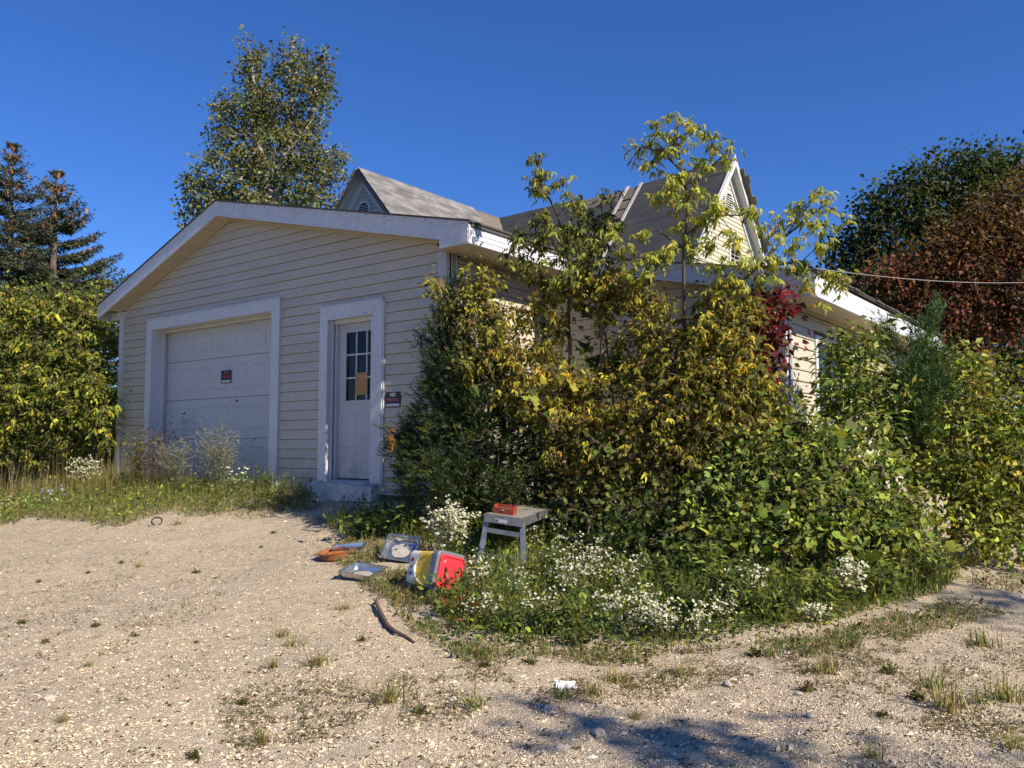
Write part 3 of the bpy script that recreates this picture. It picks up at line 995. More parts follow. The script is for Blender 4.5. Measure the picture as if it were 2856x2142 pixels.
# roof ladder: two pale boards up the slope, old slats showing between them
for x in (MX - 2.83, MX - 3.27):
    MB().prism([MP(-1, -0.03, x - 0.045, 0.02), MP(-1, 3.3, x - 0.045, 0.02), MP(-1, 3.3, x + 0.045, 0.02), MP(-1, -0.03, x + 0.045, 0.02)], nm * 0.035).build('ladder_board', M['pale_wood'], rmo)
s = 0.15
while s < 3.3:
    MB().prism([MP(-1, s, MX - 3.215, -0.004), MP(-1, s + 0.25, MX - 3.215, -0.004), MP(-1, s + 0.25, MX - 2.885, -0.004), MP(-1, s, MX - 2.885, -0.004)], nm * (0.012 + random.uniform(0, 0.008))).build('roof_slat', M['old_wood'], rmo)
    s += 0.30
rm2 = MB().prism([MP(1, 0, MX), MP(1, 3.6, MX), MP(1, 3.6, MX - 3), MP(1, 0, MX - 3)], (0, -0.03, -0.05)).build('main_roof', M['old_wood'], house)
for i in range(24):
    s = 0.22 + i * 0.14
    w = random.uniform(0.10, 0.24) * (0.4 if i % 7 == 5 else 1)
    n_ = np.array([0, -nm[1], nm[2]])
    sheet('roof_shingle', MP(1, s, MX + w, 0.014), MP(1, s, MX - 0.8, 0.014), MP(1, s + 0.15, MX - 0.8, 0.004), MP(1, s + 0.15, MX + w + random.uniform(-0.03, 0.03), 0.004), n_, 0.035, M['old_wood'], rm2)
# louvred vents and the small attic window
def vent(o, u, n, w, h, slats):
    o, u, n = (np.array(v, float) for v in (o, u, n))
    up = np.array([0, 0, 1.0])
    outer = [(-w / 2, 0), (w / 2, 0), (w / 2, h * 0.72), (w * 0.22, h), (-w * 0.22, h), (-w / 2, h * 0.72)]
    mb = MB()
    for i in range(6):
        a, b = outer[i], outer[(i + 1) % 6]
        ia, ib = (a[0] * 0.78, h * 0.10 + a[1] * 0.80), (b[0] * 0.78, h * 0.10 + b[1] * 0.80)
        mb.prism([o + u * p[0] + up * p[1] + n * 0.02 for p in (a, b, ib, ia)], n * 0.045)
    v = mb.build('gable_vent', M['fascia'], house)
    MB().prism([o + u * p[0] * 0.85 + up * (0.05 * h + p[1] * 0.88) + n * 0.018 for p in outer], n * 0.006).build('vent_back', M['dark'], v)
    for i in range(slats):
        zc = h * (0.14 + 0.72 * i / slats)
        ww_ = w * 0.38 if zc < h * 0.65 else w * 0.38 * (1 - (zc / h - 0.65) * 1.4)
        MB().prism([o + u * -ww_ + up * zc + n * 0.05, o + u * ww_ + up * zc + n * 0.05, o + u * ww_ + up * (zc + h * 0.06) + n * 0.03, o + u * -ww_ + up * (zc + h * 0.06) + n * 0.03], n * 0.008).build('louvre', M['fascia'], v)


vent((LX + 0.02, LY + 0.25, LZ - 1.36), (1, 0, 0), (0, -1, 0), 0.52, 0.50, 6)
vent((MX - 0.25, MY, MZ - 1.50), (0, 1, 0), (1, 0, 0), 0.62, 0.62, 7)
window('attic_window', (MX - 0.235, MY - 0.02, MZ - 3.35), (0, 1, 0), (1, 0, 0), 0.75, 1.05, 2, 2)
# ------------------------------------------------------------------ foliage machinery
def unit(a):
    return a / np.maximum(np.linalg.norm(a, axis=-1, keepdims=True), 1e-9)


def randdir(n):
    return unit(rng.normal(size=(n, 3)))


# leaf outlines: (along, across, up) per vertex, and triangles
TPL = {
    'ovate': (np.array([[0, 0, 0], [0.42, -0.5, 0.07], [0.42, 0.5, 0.07], [1, 0, -0.10], [0.5, 0, 0.0]]), [(0, 1, 4), (0, 4, 2), (1, 3, 4), (4, 3, 2)]),
    'lance': (np.array([[0, 0, 0], [0.33, -0.5, 0.06], [0.33, 0.5, 0.06], [0.72, -0.33, -0.02], [0.72, 0.33, -0.02], [1, 0, -0.16]]), [(0, 1, 2), (1, 3, 4), (1, 4, 2), (3, 5, 4)]),
    'delta': (np.array([[0, 0, 0], [0.22, -0.5, 0.05], [0.22, 0.5, 0.05], [1, 0, -0.05], [0.4, 0, 0.0]]), [(0, 1, 4), (0, 4, 2), (1, 3, 4), (4, 3, 2)]),
    'lobed': (np.array([[0.32, 0, -0.03], [0, 0, 0], [0.02, -0.34, 0.05], [0.36, -0.56, 0.09], [0.52, -0.30, 0.03], [0.80, -0.34, 0.02], [1.0, 0, -0.09],
                        [0.80, 0.34, 0.02], [0.52, 0.30, 0.03], [0.36, 0.56, 0.09], [0.02, 0.34, 0.05]]),
              [(0, i, i + 1) for i in range(1, 10)] + [(0, 10, 1)]),
    'strip': (np.array([[0, -0.5, 0], [0, 0.5, 0], [0.5, -0.5, 0.05], [0.5, 0.5, 0.05], [1, 0, 0]]), [(0, 1, 3), (0, 3, 2), (2, 3, 4)]),
    'needle': (np.array([[0, -0.5, 0], [0, 0.5, 0], [1, 0, 0.05]]), [(0, 1, 2)]),
}


def leaves(kind, P, D, Nn, L, W, C):
    """many leaves at once: base points, directions, rough normals, lengths, widths, colours"""
    tp, tr = TPL[kind]
    tr = np.array(tr)
    n = len(P)
    D = unit(D)
    S = unit(np.cross(D, Nn))
    Nn = np.cross(S, D)
    L = np.broadcast_to(L, (n,))
    W = np.broadcast_to(W, (n,))
    V = (P[:, None, :] + D[:, None, :] * (tp[None, :, 0:1] * L[:, None, None]) + S[:, None, :] * (tp[None, :, 1:2] * W[:, None, None])
         + Nn[:, None, :] * (tp[None, :, 2:3] * L[:, None, None] * (0.4 + 1.2 * rng.random((n, 1, 1)))))
    k = len(tp)
    Tt = (tr[None] + (np.arange(n) * k)[:, None, None]).reshape(-1, 3)
    Cc = np.repeat(C, k, axis=0)
    return V.reshape(-1, 3), Tt, Cc


class Geo:
    def __init__(self):
        self.V, self.T, self.C, self.n = [], [], [], 0

    def add(self, V, T, C):
        self.V.append(V)
        self.T.append(T + self.n)
        self.C.append(C)
        self.n += len(V)

    def build(self, name, mat, parent=None, loc=(0, 0, 0), kind=None, flat=False):
        o = tri_mesh(name, np.concatenate(self.V), np.concatenate(self.T), np.concatenate(self.C), mat, parent, loc, flat)
        if kind:
            o['kind'] = kind
        return o


def palette(n, cols, weights=None, jit=0.16):
    cols = np.array(cols, float)
    w = np.ones(len(cols)) if weights is None else np.array(weights, float)
    i = rng.choice(len(cols), n, p=w / w.sum())
    c = cols[i] * np.exp(rng.normal(0, jit, (n, 1))) * np.exp(rng.normal(0, jit * 0.35, (n, 3)))
    return np.clip(c, 0.004, 0.8)


def tubes(A, B, ra, rb, k, color):
    n = len(A)
    d = unit(B - A)
    ref = np.where(np.abs(d[:, 2:3]) > 0.9, np.array([[1.0, 0, 0]]), np.array([[0, 0, 1.0]]))
    s = unit(np.cross(d, ref))
    u = np.cross(s, d)
    an = np.arange(k) * 2 * math.pi / k
    ring = s[:, None, :] * np.cos(an)[None, :, None] + u[:, None, :] * np.sin(an)[None, :, None]
    V = np.concatenate([A[:, None] + ring * ra[:, None, None], B[:, None] + ring * rb[:, None, None]], 1)
    j = np.arange(k)
    j2 = (j + 1) % k
    f = np.concatenate([np.stack([j, j2, j2 + k], 1), np.stack([j, j2 + k, j + k], 1)])
    T = (f[None] + (np.arange(n) * 2 * k)[:, None, None]).reshape(-1, 3)
    C = np.broadcast_to(np.asarray(color, float), (n * 2 * k, 3)) * (0.85 + 0.3 * rng.random((n * 2 * k, 1)))
    return V.reshape(-1, 3), T, C


def skeleton(stems, targets, rtip, rmax, up=0.10, seg=0.35, wiggle=0.08, zpen=0.5):
    """stems: list of polylines; every target is joined to the nearest wood already grown"""
    P, par = [], []
    for s in stems:
        s = [np.array(p, float) for p in s]
        prev = -1
        for a, b in zip(s[:-1], s[1:]):
            m = max(1, int(np.linalg.norm(b - a) / seg))
            for i in range(m):
                P.append(a + (b - a) * i / m)
                par.append(prev)
                prev = len(P) - 1
        P.append(s[-1])
        par.append(prev)
    n0 = len(P)
    base = np.array(P)
    targets = np.asarray(targets)
    dist = np.array([np.min(np.linalg.norm(base - t, axis=1)) for t in targets])
    cap = n0 + len(targets) * 8
    arr = np.zeros((cap, 3))
    arr[:n0] = base
    n = n0
    par = par + [0] * (cap - n0)
    leafcount = np.zeros(cap)
    for t in targets[np.argsort(dist)]:
        d = arr[:n] - t
        cost = np.linalg.norm(d, axis=1) + zpen * np.maximum(0, d[:, 2])
        j = int(np.argmin(cost))
        a = arr[j].copy()
        D = np.linalg.norm(t - a)
        m = int(min(7, max(2, D / seg)))
        ctrl = (a + t) / 2 + np.array([0, 0, up * D]) + rng.normal(0, wiggle * D, 3)
        prev = j
        for i in range(1, m + 1):
            q = i / m
            arr[n] = (1 - q) ** 2 * a + 2 * q * (1 - q) * ctrl + q * q * t
            par[n] = prev
            prev = n
            n += 1
        leafcount[prev] = 1
    cnt = leafcount[:n].copy()
    for i in range(n - 1, -1, -1):
        if par[i] >= 0 and par[i] < i:
            cnt[par[i]] += cnt[i]
    r = np.clip(rtip * np.maximum(cnt, 1) ** 0.5, rtip, rmax)
    A, B, ra, rb = [], [], [], []
    for i in range(n):
        if par[i] >= 0:
            A.append(arr[par[i]])
            B.append(arr[i])
            ra.append(r[par[i]] if par[i] >= 0 else r[i])
            rb.append(r[i])
    ra = np.array(ra)
    rb = np.array(rb)
    ra = np.minimum(ra, rb * 1.6)
    return np.array(A), np.array(B), ra, rb, r


def lobes(spec, depth_jit=0.25, per=1.0, flatten=1.0):
    """spec rows: px, py, depth, radius in px -> clump centres spread through those volumes"""
    out = []
    for (px, py, d, r) in spec:
        c = pt(px, py, d)
        R = r * d / FPX
        m = max(1, int(round(per * (r / 20.0) ** 2)))
        v = randdir(m) * (rng.random((m, 1)) ** 0.4)
        v = v * R
        # lateral and vertical by R, in depth a little more
        depth = (v @ _F0)[:, None]
        v = v + _F0 * depth * depth_jit
        v[:, 2] *= flatten
        out.append(c + v)
    return np.concatenate(out)


def over_ground(T, clear=0.06):
    gz = ground_z(T[:, 0], T[:, 1]) + clear
    T[:, 2] = np.maximum(T[:, 2], gz)
    return T


def out_of_house(T, m=0.10):
    """push clump centres out of the walls"""
    x, y = T[:, 0], T[:, 1]
    ing = (x > XL) & (x < XG + m) & (y > YG - m) & (T[:, 2] < 4.0)
    inw = (x >= XG) & (x < XW + m) & (y > YW - m) & (T[:, 2] < 3.4)
    T[ing & (y < YG + 0.7), 1] = YG - m
    T[ing & (y >= YG + 0.7), 0] = XG + m
    side = inw & (x > XW - 0.35) & (y > YW + 0.5)
    T[side, 0] = XW + m
    T[inw & ~side, 1] = YW - m
    return T


def cluster_leaves(Tg, n_per, spread, kind, L, W, cols, weights, clump_jit=0.22, droop=0.35, up=0.7, outward=None, clump_cols=None):
    """simple leaves scattered round each clump centre"""
    n = len(Tg) * n_per
    base = np.repeat(Tg, n_per, 0)
    off = rng.normal(0, 1, (n, 3)) * spread
    P = base + off
    D = unit(off + rng.normal(0, 0.6, (n, 3)) * spread) + np.array([0, 0, -droop])
    Nn = rng.normal(0, 1, (n, 3)) * (1 - up) + np.array([0.6, -0.3, 0.85]) * up
    C = palette(n, cols, weights)
    cj = np.exp(rng.normal(0, clump_jit, (len(Tg), 1))) * np.exp(rng.normal(0, 0.08, (len(Tg), 3)))
    C = C * np.repeat(cj, n_per, 0)
    if clump_cols is not None:
        ci = rng.integers(0, len(clump_cols), len(Tg))
        mixf = np.repeat(rng.random((len(Tg), 1)) ** 1.5, n_per, 0)
        C = C * (1 - mixf) + np.repeat(np.array(clump_cols)[ci], n_per, 0) * np.exp(rng.normal(0, 0.15, (n, 1))) * mixf
    Lr = L * np.minimum(np.exp(rng.normal(0, 0.36, n)), 1.6)
    return leaves(kind, P, D, Nn, Lr, Lr * (W / L), np.clip(C, 0.004, 0.8))


def compound_leaves(Tg, n_rach, rach, L, W, cols, weights, leaflets=5, clump_jit=0.2, tint=None):
    """box elder: hanging compound leaves, leaflets drooping along a stalk"""
    n = len(Tg) * n_rach
    base = np.repeat(Tg, n_rach, 0) + rng.normal(0, 0.03, (n, 3))
    d = unit(rng.normal(0, 1, (n, 3)) * np.array([1, 1, 0.5]) + np.array([0.1, -0.05, 0.15]))
    rl = rach * np.exp(rng.normal(0, 0.25, (n, 1)))
    C0 = palette(n, cols, weights, 0.14)
    cj = np.exp(rng.normal(0, clump_jit, (len(Tg), 1)))
    C0 = C0 * np.repeat(cj, n_rach, 0)
    if tint is not None:
        C0 = C0 * tint(base)
    Ps, Ds, Ns, Cs, Ls = [], [], [], [], []
    down = np.array([0, 0, -1.0])
    for i in range(leaflets):
        q = 0.35 + 0.65 * (i // 2 * 2) / max(1, leaflets - 1)
        p = base + d * rl * q + down * rl * 0.45 * q * q
        side = unit(np.cross(d, np.array([0, 0, 1.0])) + 1e-6) * (1 if i % 2 else -1) * (0 if i == leaflets - 1 else 1)
        dd = unit(d * 0.45 + side * 0.55 + down * (0.55 + 0.5 * rng.random((n, 1))) + rng.normal(0, 0.22, (n, 3)))
        Ps.append(p)
        Ds.append(dd)
        Ns.append(unit(np.array([0.5, -0.3, 0.7]) + rng.normal(0, 0.5, (n, 3))))
        Cs.append(C0 * np.exp(rng.normal(0, 0.1, (n, 1))))
        Ls.append(L * np.exp(rng.normal(0, 0.22, n)))
    P, D, Nn, C, Lr = (np.concatenate(a) for a in (Ps, Ds, Ns, Cs, Ls))
    return leaves('lance', P, D, Nn, Lr, Lr * (W / L), np.clip(C, 0.004, 0.8))


def wood(parent, sk, color, name='trunk', k=6):
    A, B, ra, rb, _ = sk
    o = Geo()
    big = ra > np.quantile(ra, 0.9)
    o.add(*tubes(A[big], B[big], ra[big], rb[big], 7, color))
    o.add(*tubes(A[~big], B[~big], ra[~big], rb[~big], 4, color))
    return o.build(name, M['bark'], parent)


# colours of leaves (real reflectances)
GREEN = (0.075, 0.105, 0.026)
DGREEN = (0.030, 0.058, 0.018)
LGREEN = (0.155, 0.195, 0.045)
YGREEN = (0.25, 0.285, 0.045)
YELLOW = (0.42, 0.38, 0.05)
GOLD = (0.50, 0.30, 0.03)
OLIVE = (0.115, 0.115, 0.035)
BROWN = (0.17, 0.10, 0.045)
RED = (0.21, 0.020, 0.035)
WINE = (0.13, 0.022, 0.03)
RUST = (0.25, 0.085, 0.035)
ORANGE = (0.36, 0.15, 0.03)
STRAW = (0.42, 0.34, 0.17)
BARK = (0.12, 0.09, 0.065)
GREYBARK = (0.20, 0.18, 0.15)
# ------------------------------------------------------------------ trees beyond the house
def tree(name, label, cat, stems, targets, rtip, rmax, bark, leafgeo, leafmat=None, group=None, up=0.1, seg=0.4, zpen=0.5, crown='crown', trunk='trunk'):
    b = stems[0][0]
    t = empty(name, (b[0], b[1], float(ground_z(b[0], b[1]))))
    tag(t, label, cat, group)
    root = np.array(b, float) - (0, 0, 0.12)
    stems = [([root] if (i > 0 and abs(st[0][2] - b[2]) < 0.35) else []) + list(st) for i, st in enumerate(stems)]
    sk = skeleton(stems, targets, rtip, rmax, up, seg, zpen=zpen)
    wood(t, sk, bark, trunk)
    g_ = Geo()
    for q_ in leafgeo:
        g_.add(*q_)
    g_.build(crown, leafmat or M['leaf'], t, kind='stuff')
    return t


def foot(px, depth):
    p = pt(px, 1251, depth)
    p[2] = float(ground_z(p[0], p[1])) - 0.05
    return p


# tall cottonwood behind the garage
d = 34.0
spec = [(810, 130, d, 40), (840, 180, d, 55), (700, 150, d, 45), (720, 200, d, 65), (770, 190, d, 35), (900, 190, d, 45), (880, 250, d, 65), (690, 250, d, 60), (800, 260, d, 75),
        (740, 300, d, 75), (860, 310, d, 65), (895, 240, d, 30), (650, 305, d, 28), (610, 290, d, 32), (620, 330, d, 38), (600, 360, d, 30), (660, 360, d, 55), (740, 380, d, 85), (830, 380, d, 75),
        (870, 420, d, 50), (760, 450, d, 95), (640, 430, d, 60), (600, 440, d, 35), (680, 480, d, 85), (900, 450, d, 50), (950, 440, d, 35), (920, 500, d, 50), (850, 500, d, 85),
        (560, 500, d, 50), (525, 500, d, 25), (600, 520, d, 55), (530, 545, d, 28), (560, 570, d, 45), (640, 560, d, 80), (740, 560, d, 90), (860, 570, d, 80), (930, 560, d, 40), (520, 600, d, 25),
        (650, 650, d, 100), (800, 650, d, 110), (720, 760, d, 110), (850, 760, d, 90)]
Tg = lobes([(a_, b_, c_, r_ * 0.92) for a_, b_, c_, r_ in spec], 0.4, 1.9)
stem = [foot(770, d), pt(770, 900, d), pt(765, 600, d), pt(800, 400, d), pt(815, 250, d), pt(820, 140, d)]
stem2 = [pt(765, 620, d), pt(720, 420, d), pt(710, 260, d), pt(700, 170, d)]
stem3 = [pt(800, 420, d), pt(870, 330, d), pt(895, 220, d)]
tree('cottonwood_tree', 'tall airy cottonwood with small pale green leaves rising behind the garage roof', 'tree', [stem, stem2, stem3], Tg, 0.018, 0.35, (0.30, 0.28, 0.25),
     [cluster_leaves(Tg, 42, 0.19, 'delta', 0.115, 0.105, [(0.085, 0.11, 0.045), (0.14, 0.16, 0.06), (0.20, 0.20, 0.075), GOLD], [4, 5, 4, 0.4], 0.28, 0.5, 0.2, clump_cols=[(0.17, 0.165, 0.06), (0.24, 0.21, 0.06), (0.07, 0.09, 0.04)])], M['poplar'], seg=0.7)

# dark green maple and red-leaved maple to the right
d = 31.0
spec = [(2790, 460, d, 60), (2720, 470, d, 70), (2650, 480, d, 60), (2600, 500, d, 60), (2540, 530, d, 60), (2850, 480, d, 60), (2480, 560, d, 60), (2430, 590, d, 50), (2560, 600, d, 80), (2660, 560, d, 90),
        (2780, 540, d, 90), (2400, 650, d, 55), (2470, 650, d, 80), (2600, 680, d, 90), (2720, 640, d, 90), (2370, 710, d, 55), (2320, 690, d, 30), (2440, 740, d, 80), (2350, 780, d, 60), (2560, 780, d, 100), (2850, 600, d, 90),
        (2480, 840, d, 90), (2600, 900, d, 110), (2760, 800, d, 110), (2880, 780, d, 100), (2960, 600, d, 100), (2980, 800, d, 110), (2400, 860, d, 60), (2750, 1000, d, 120), (2900, 1000, d, 100), (2330, 850, d, 40)]
Tg = lobes(spec, 0.5, 2.3)
stem = [foot(2720, d), pt(2720, 1050, d), pt(2700, 800, d), pt(2700, 560, d)]
tree('maple_tree', 'large dark green maple with rounded crown beyond the right wing', 'tree', [stem], Tg, 0.022, 0.35, BARK,
     [cluster_leaves(Tg, 34, 0.26, 'ovate', 0.14, 0.10, [DGREEN, (0.05, 0.072, 0.022), (0.085, 0.10, 0.03), (0.13, 0.085, 0.035)], [5, 5, 3, 1], 0.3, 0.5, 0.35)], seg=0.8)
d = 26.0
spec = [(2800, 580, d, 70), (2850, 640, d, 80), (2740, 640, d, 70), (2680, 660, d, 60), (2640, 690, d, 60), (2780, 700, d, 90), (2700, 740, d, 80), (2620, 760, d, 70), (2560, 740, d, 50), (2850, 760, d, 90), (2520, 760, d, 40),
        (2480, 790, d, 45), (2540, 810, d, 60), (2440, 770, d, 35), (2660, 830, d, 90), (2780, 830, d, 80), (2600, 880, d, 65), (2520, 870, d, 40), (2700, 900, d, 60), (2860, 850, d, 80), (2560, 930, d, 45), (2640, 940, d, 50),
        (2960, 720, d, 100), (2970, 850, d, 90), (2700, 970, d, 50), (2800, 920, d, 50), (2650, 1000, d, 40), (2860, 540, d, 60)]
Tg = lobes(spec, 0.5, 3.0)
hue = smooth((Tg[:, 2] - 6.0) / 3.5)[:, None]
nper = 30
cl = cluster_leaves(Tg, nper, 0.22, 'ovate', 0.12, 0.085, [(0.18, 0.055, 0.038), (0.20, 0.090, 0.042), (0.10, 0.032, 0.028), (0.10, 0.07, 0.03), DGREEN], [4, 3, 3, 2.5, 1.2], 0.3, 0.5, 0.35)
warm = 0.8 * np.repeat(np.repeat(hue, nper, 0), 5, 0)
cl = (cl[0], cl[1], cl[2] * (1 - warm) + np.array([0.15, 0.095, 0.03]) * np.exp(rng.normal(0, 0.3, (len(warm) // 5, 1))).repeat(5, 0) * warm)
stem = [foot(2760, d), pt(2760, 1100, d), pt(2740, 900, d), pt(2770, 650, d)]
tree('red_maple_tree', 'autumn maple with red and rust orange leaves in front of the dark maple', 'tree', [stem, [pt(2745, 900, d), pt(2620, 850, d), pt(2480, 790, d)], [pt(2745, 880, d), pt(2850, 760, d), pt(2950, 700, d)]], Tg, 0.016, 0.25, BARK, [cl], seg=0.6)

# two-topped spruce to the left
def spruce(name, label, top_px, top_py, base_px, d, halfw, ncone, seedtop, zlow=0.5):
    top = pt(top_px, top_py, d)
    b = foot(base_px, d)
    t = empty(name, (b[0], b[1], float(ground_z(b[0], b[1]))))
    tag(t, label, 'tree', 'spruces left of the garage')
    Hh = top[2] - b[2]
    MB().tube([b, b + (top - b) * 0.5, top], [0.20, 0.12, 0.012], 8).build('trunk', M['bark_plain'], t, flat=False)
    g_ = Geo()
    wd = Geo()
    cones = Geo()
    P, D, Nn, C, L = [], [], [], [], []
    A_, B_, RA_ = [], [], []
    zf = 0.0
    cp, cdn = [], []
    nwh = int(Hh / 0.34)
    for i in range(nwh):
        f = i / nwh                                # 0 at the top
        zc = top[2] - f * (Hh - zlow) - 0.05
        R = 0.06 + halfw * f ** 1.05
        nb = int(6 + 7 * f)
        for k in range(nb):
            a = rng.random() * 6.283
            Lb = R * rng.uniform(0.65, 1.15)
            dirh = np.array([math.cos(a), math.sin(a), 0])
            tilt = 0.62 * (1 - f) ** 2 - 0.16 * f + rng.normal(0, 0.07)
            axis_pt = b + (top - b) * ((zc - b[2]) / Hh)
            m = max(4, int(Lb / 0.055))
            q = np.linspace(0.08, 1, m)[:, None]
            pts_ = axis_pt + dirh * Lb * q + np.array([0, 0, 1.0]) * (tilt * Lb * q - 0.22 * Lb * q * q * f + 0.20 * Lb * q ** 3)
            A_.append(pts_[:-1]); B_.append(pts_[1:]); RA_.append(np.full(m - 1, 0.012) * (1.2 - q[:-1, 0]))
            # side twigs clothed in needles
            for s in (-1, 1):
                sd = unit(np.cross(dirh, [0, 0, 1.0]) * s * 0.8 + dirh * 0.65 + np.array([0, 0, -0.15]))
                tw = 0.30 * (1.05 - 0.75 * q[:, 0]) * min(1.0, Lb) + 0.07
                for kk in range(m):
                    mm = max(2, int(tw[kk] / 0.042))
                    qq = np.linspace(0.1, 1, mm)[:, None]
                    pp = pts_[kk] + sd * tw[kk] * qq + rng.normal(0, 0.012, (mm, 3)) - np.array([0, 0, 0.10]) * tw[kk] * qq
                    P.append(pp); D.append(np.repeat((sd + rng.normal(0, 0.05, 3))[None], mm, 0))
            if seedtop and f < 0.34 and rng.random() < 0.85:
                for _ in range(rng.integers(1, 4)):
                    qi = rng.integers(m // 3, m)
                    cp.append(pts_[qi] + rng.normal(0, 0.03, 3))
    P = np.concatenate(P); D = np.concatenate(D)
    n = len(P)
    col_ = [(0.050, 0.062, 0.034), (0.080, 0.092, 0.050), (0.12, 0.13, 0.075)]
    for rep in range(2):
        dd = unit(D + rng.normal(0, 0.5, (n, 3)))
        g_.add(*leaves('needle', P + rng.normal(0, 0.012, (n, 3)), dd, randdir(n), 0.105 * np.exp(rng.normal(0, 0.2, n)), 0.030, palette(n, col_, [4, 4, 2], 0.2)))
    g_.build('needles', M['needle'], t, kind='stuff')
    A_ = np.concatenate(A_); B_ = np.concatenate(B_); RA_ = np.concatenate(RA_)
    wd.add(*tubes(A_, B_, RA_, RA_ * 0.9, 4, (0.13, 0.10, 0.075)))
    wd.build('branches', M['bark'], t)
    if cp:
        cp = np.array(cp)
        m = len(cp)
        for rep in range(4):
            an = rep * math.pi / 4
            cones.add(*leaves('ovate', cp, np.repeat([[0.05, 0, -1.0]], m, 0) + rng.normal(0, 0.12, (m, 3)), np.repeat([[math.cos(an), math.sin(an), 0]], m, 0), 0.16, 0.05, palette(m, [(0.36, 0.17, 0.075), (0.28, 0.13, 0.06)], None, 0.15)))
        cones.build('cones', M['bark'], t, kind='stuff')
    return t


M['bark_plain'] = worn('spruce_bark', (0.13, 0.10, 0.08), (0.06, 0.045, 0.04), 0.95, (4, 4, 8), 0.8, 60, 0.05)
spruce('spruce_tree', 'tall bluish spruce with clusters of tan cones near its pointed top', 35, 400, 20, 20.0, 4.6, 60, True)
spruce('spruce_tree', 'shorter spruce leaning out beside the tall one, its leader bare', 158, 478, 130, 19.0, 3.9, 30, True)

# yellowing shrub against the left corner of the garage
d = 14.2
spec = [(60, 900, d, 70), (30, 1000, d, 90), (120, 860, d, 60), (180, 850, d, 55), (200, 900, d, 65), (130, 950, d, 80), (250, 850, 14.8, 40), (290, 830, 15.0, 40), (270, 900, 14.6, 45), (60, 1080, d, 90), (180, 1000, d, 85), (130, 1100, d, 90),
        (250, 980, d, 60), (280, 1060, 13.9, 55), (230, 1080, d, 75), (60, 1170, d, 80), (180, 1160, d, 80), (270, 1150, 13.8, 60), (310, 1150, 13.6, 30), (310, 960, 14.4, 28), (-60, 950, d, 90), (-60, 1100, d, 100), (310, 790, 15.2, 25), (20, 850, d, 50), (90, 830, d, 35), (-70, 820, d, 60), (40, 1235, d, 50), (130, 1240, d, 50), (220, 1235, 14.0, 50), (285, 1220, 13.8, 36), (-40, 1230, d, 60), (30, 812, d, 24), (110, 800, d, 20), (190, 812, d, 24), (240, 805, 14.6, 20), (150, 830, d, 24)]
Tg = over_ground(lobes(spec, 0.5, 3.2))
Tg = Tg[(Tg[:, 0] < XL - 0.12) | (Tg[:, 1] < YG - 0.1)]
stems = [[foot(px, d), pt(px + 10, 1100, d), pt(px + dx, 950, d)] for px, dx in ((40, 30), (120, 0), (200, 20), (260, 10))]
tint_y = smooth((Tg[:, 2] - 1.2) / 2.2)
cl1 = compound_leaves(Tg[rng.random(len(Tg)) < 0.6], 5, 0.11, 0.080, 0.030, [YGREEN, (0.40, 0.36, 0.05), OLIVE, LGREEN], [3, 4, 3, 3], 5, 0.22)
cl2 = cluster_leaves(Tg, 15, 0.13, 'ovate', 0.062, 0.035, [LGREEN, GREEN, YGREEN, OLIVE], [3, 4, 2, 4], 0.25, 0.45, 0.5)
tree('yellow_shrub', 'tall yellowing leafy shrub crowding the left corner of the garage', 'shrub', stems, Tg, 0.006, 0.05, BARK, [cl1, cl2], M['leaf_thin'], seg=0.3, crown='foliage', trunk='stems')

# hedgerow far across the field, and shrubs closing the view past the wing
g_ = Geo()
hd = []
for a_ in np.linspace(-62, 78, 420):
    r_ = 95 + 8 * math.sin(a_ * 0.21) + rng.normal(0, 2)
    th_ = math.radians(a_) - YAW
    hgt = 3.2 + 1.6 * abs(math.sin(a_ * 0.9)) + 1.2 * math.sin(a_ * 0.33 + 1)
    for q_ in range(3):
        hd.append((r_ * math.sin(th_), r_ * math.cos(th_), hgt * (0.25 + 0.33 * q_)))
hd = np.array(hd) + rng.normal(0, 0.7, (len(hd), 3))
g_.add(*cluster_leaves(hd, 22, 0.95, 'ovate', 0.55, 0.42, [DGREEN, GREEN, OLIVE, (0.10, 0.08, 0.035)], [4, 4, 3, 1], 0.3, 0.3, 0.4))
tag(g_.build('far_hedgerow', M['leaf']), 'distant hedgerow across the open field', 'hedge', None, 'stuff')

# ------------------------------------------------------------------ box elder saplings, thicket and creepers at the inner corner
def tintf(base):
    return np.ones((len(base), 1))


BE = [YGREEN, YELLOW, (0.36, 0.31, 0.04), LGREEN, OLIVE, GOLD]
d = 8.55
spec = [(1502, 438, d, 26), (1480, 478, d, 30), (1535, 505, d, 40), (1490, 520, d, 30), (1600, 560, d, 42), (1640, 600, d, 45), (1600, 640, d, 50), (1690, 570, d, 35), (1712, 610, d, 35), (1680, 660, d, 40), (1520, 640, d, 45), (1470, 690, d, 40), (1560, 690, d, 55), (1440, 660, d, 30), (1640, 700, d, 55),
        (1500, 740, d, 40), (1580, 770, d, 60), (1660, 770, d, 50), (1430, 720, d, 26)]
Tg = out_of_house(lobes(spec, 0.9, 1.4))
b = foot(1592, 8.75)
stems = [[b, pt(1592, 1050, 8.7), pt(1586, 880, 8.65), pt(1590, 740, d), pt(1555, 600, d), pt(1515, 520, d), pt(1502, 440, d)], [pt(1586, 860, 8.65), pt(1635, 720, d), pt(1610, 580, d)], [pt(1590, 760, d), pt(1690, 640, d), pt(1705, 575, d)]]
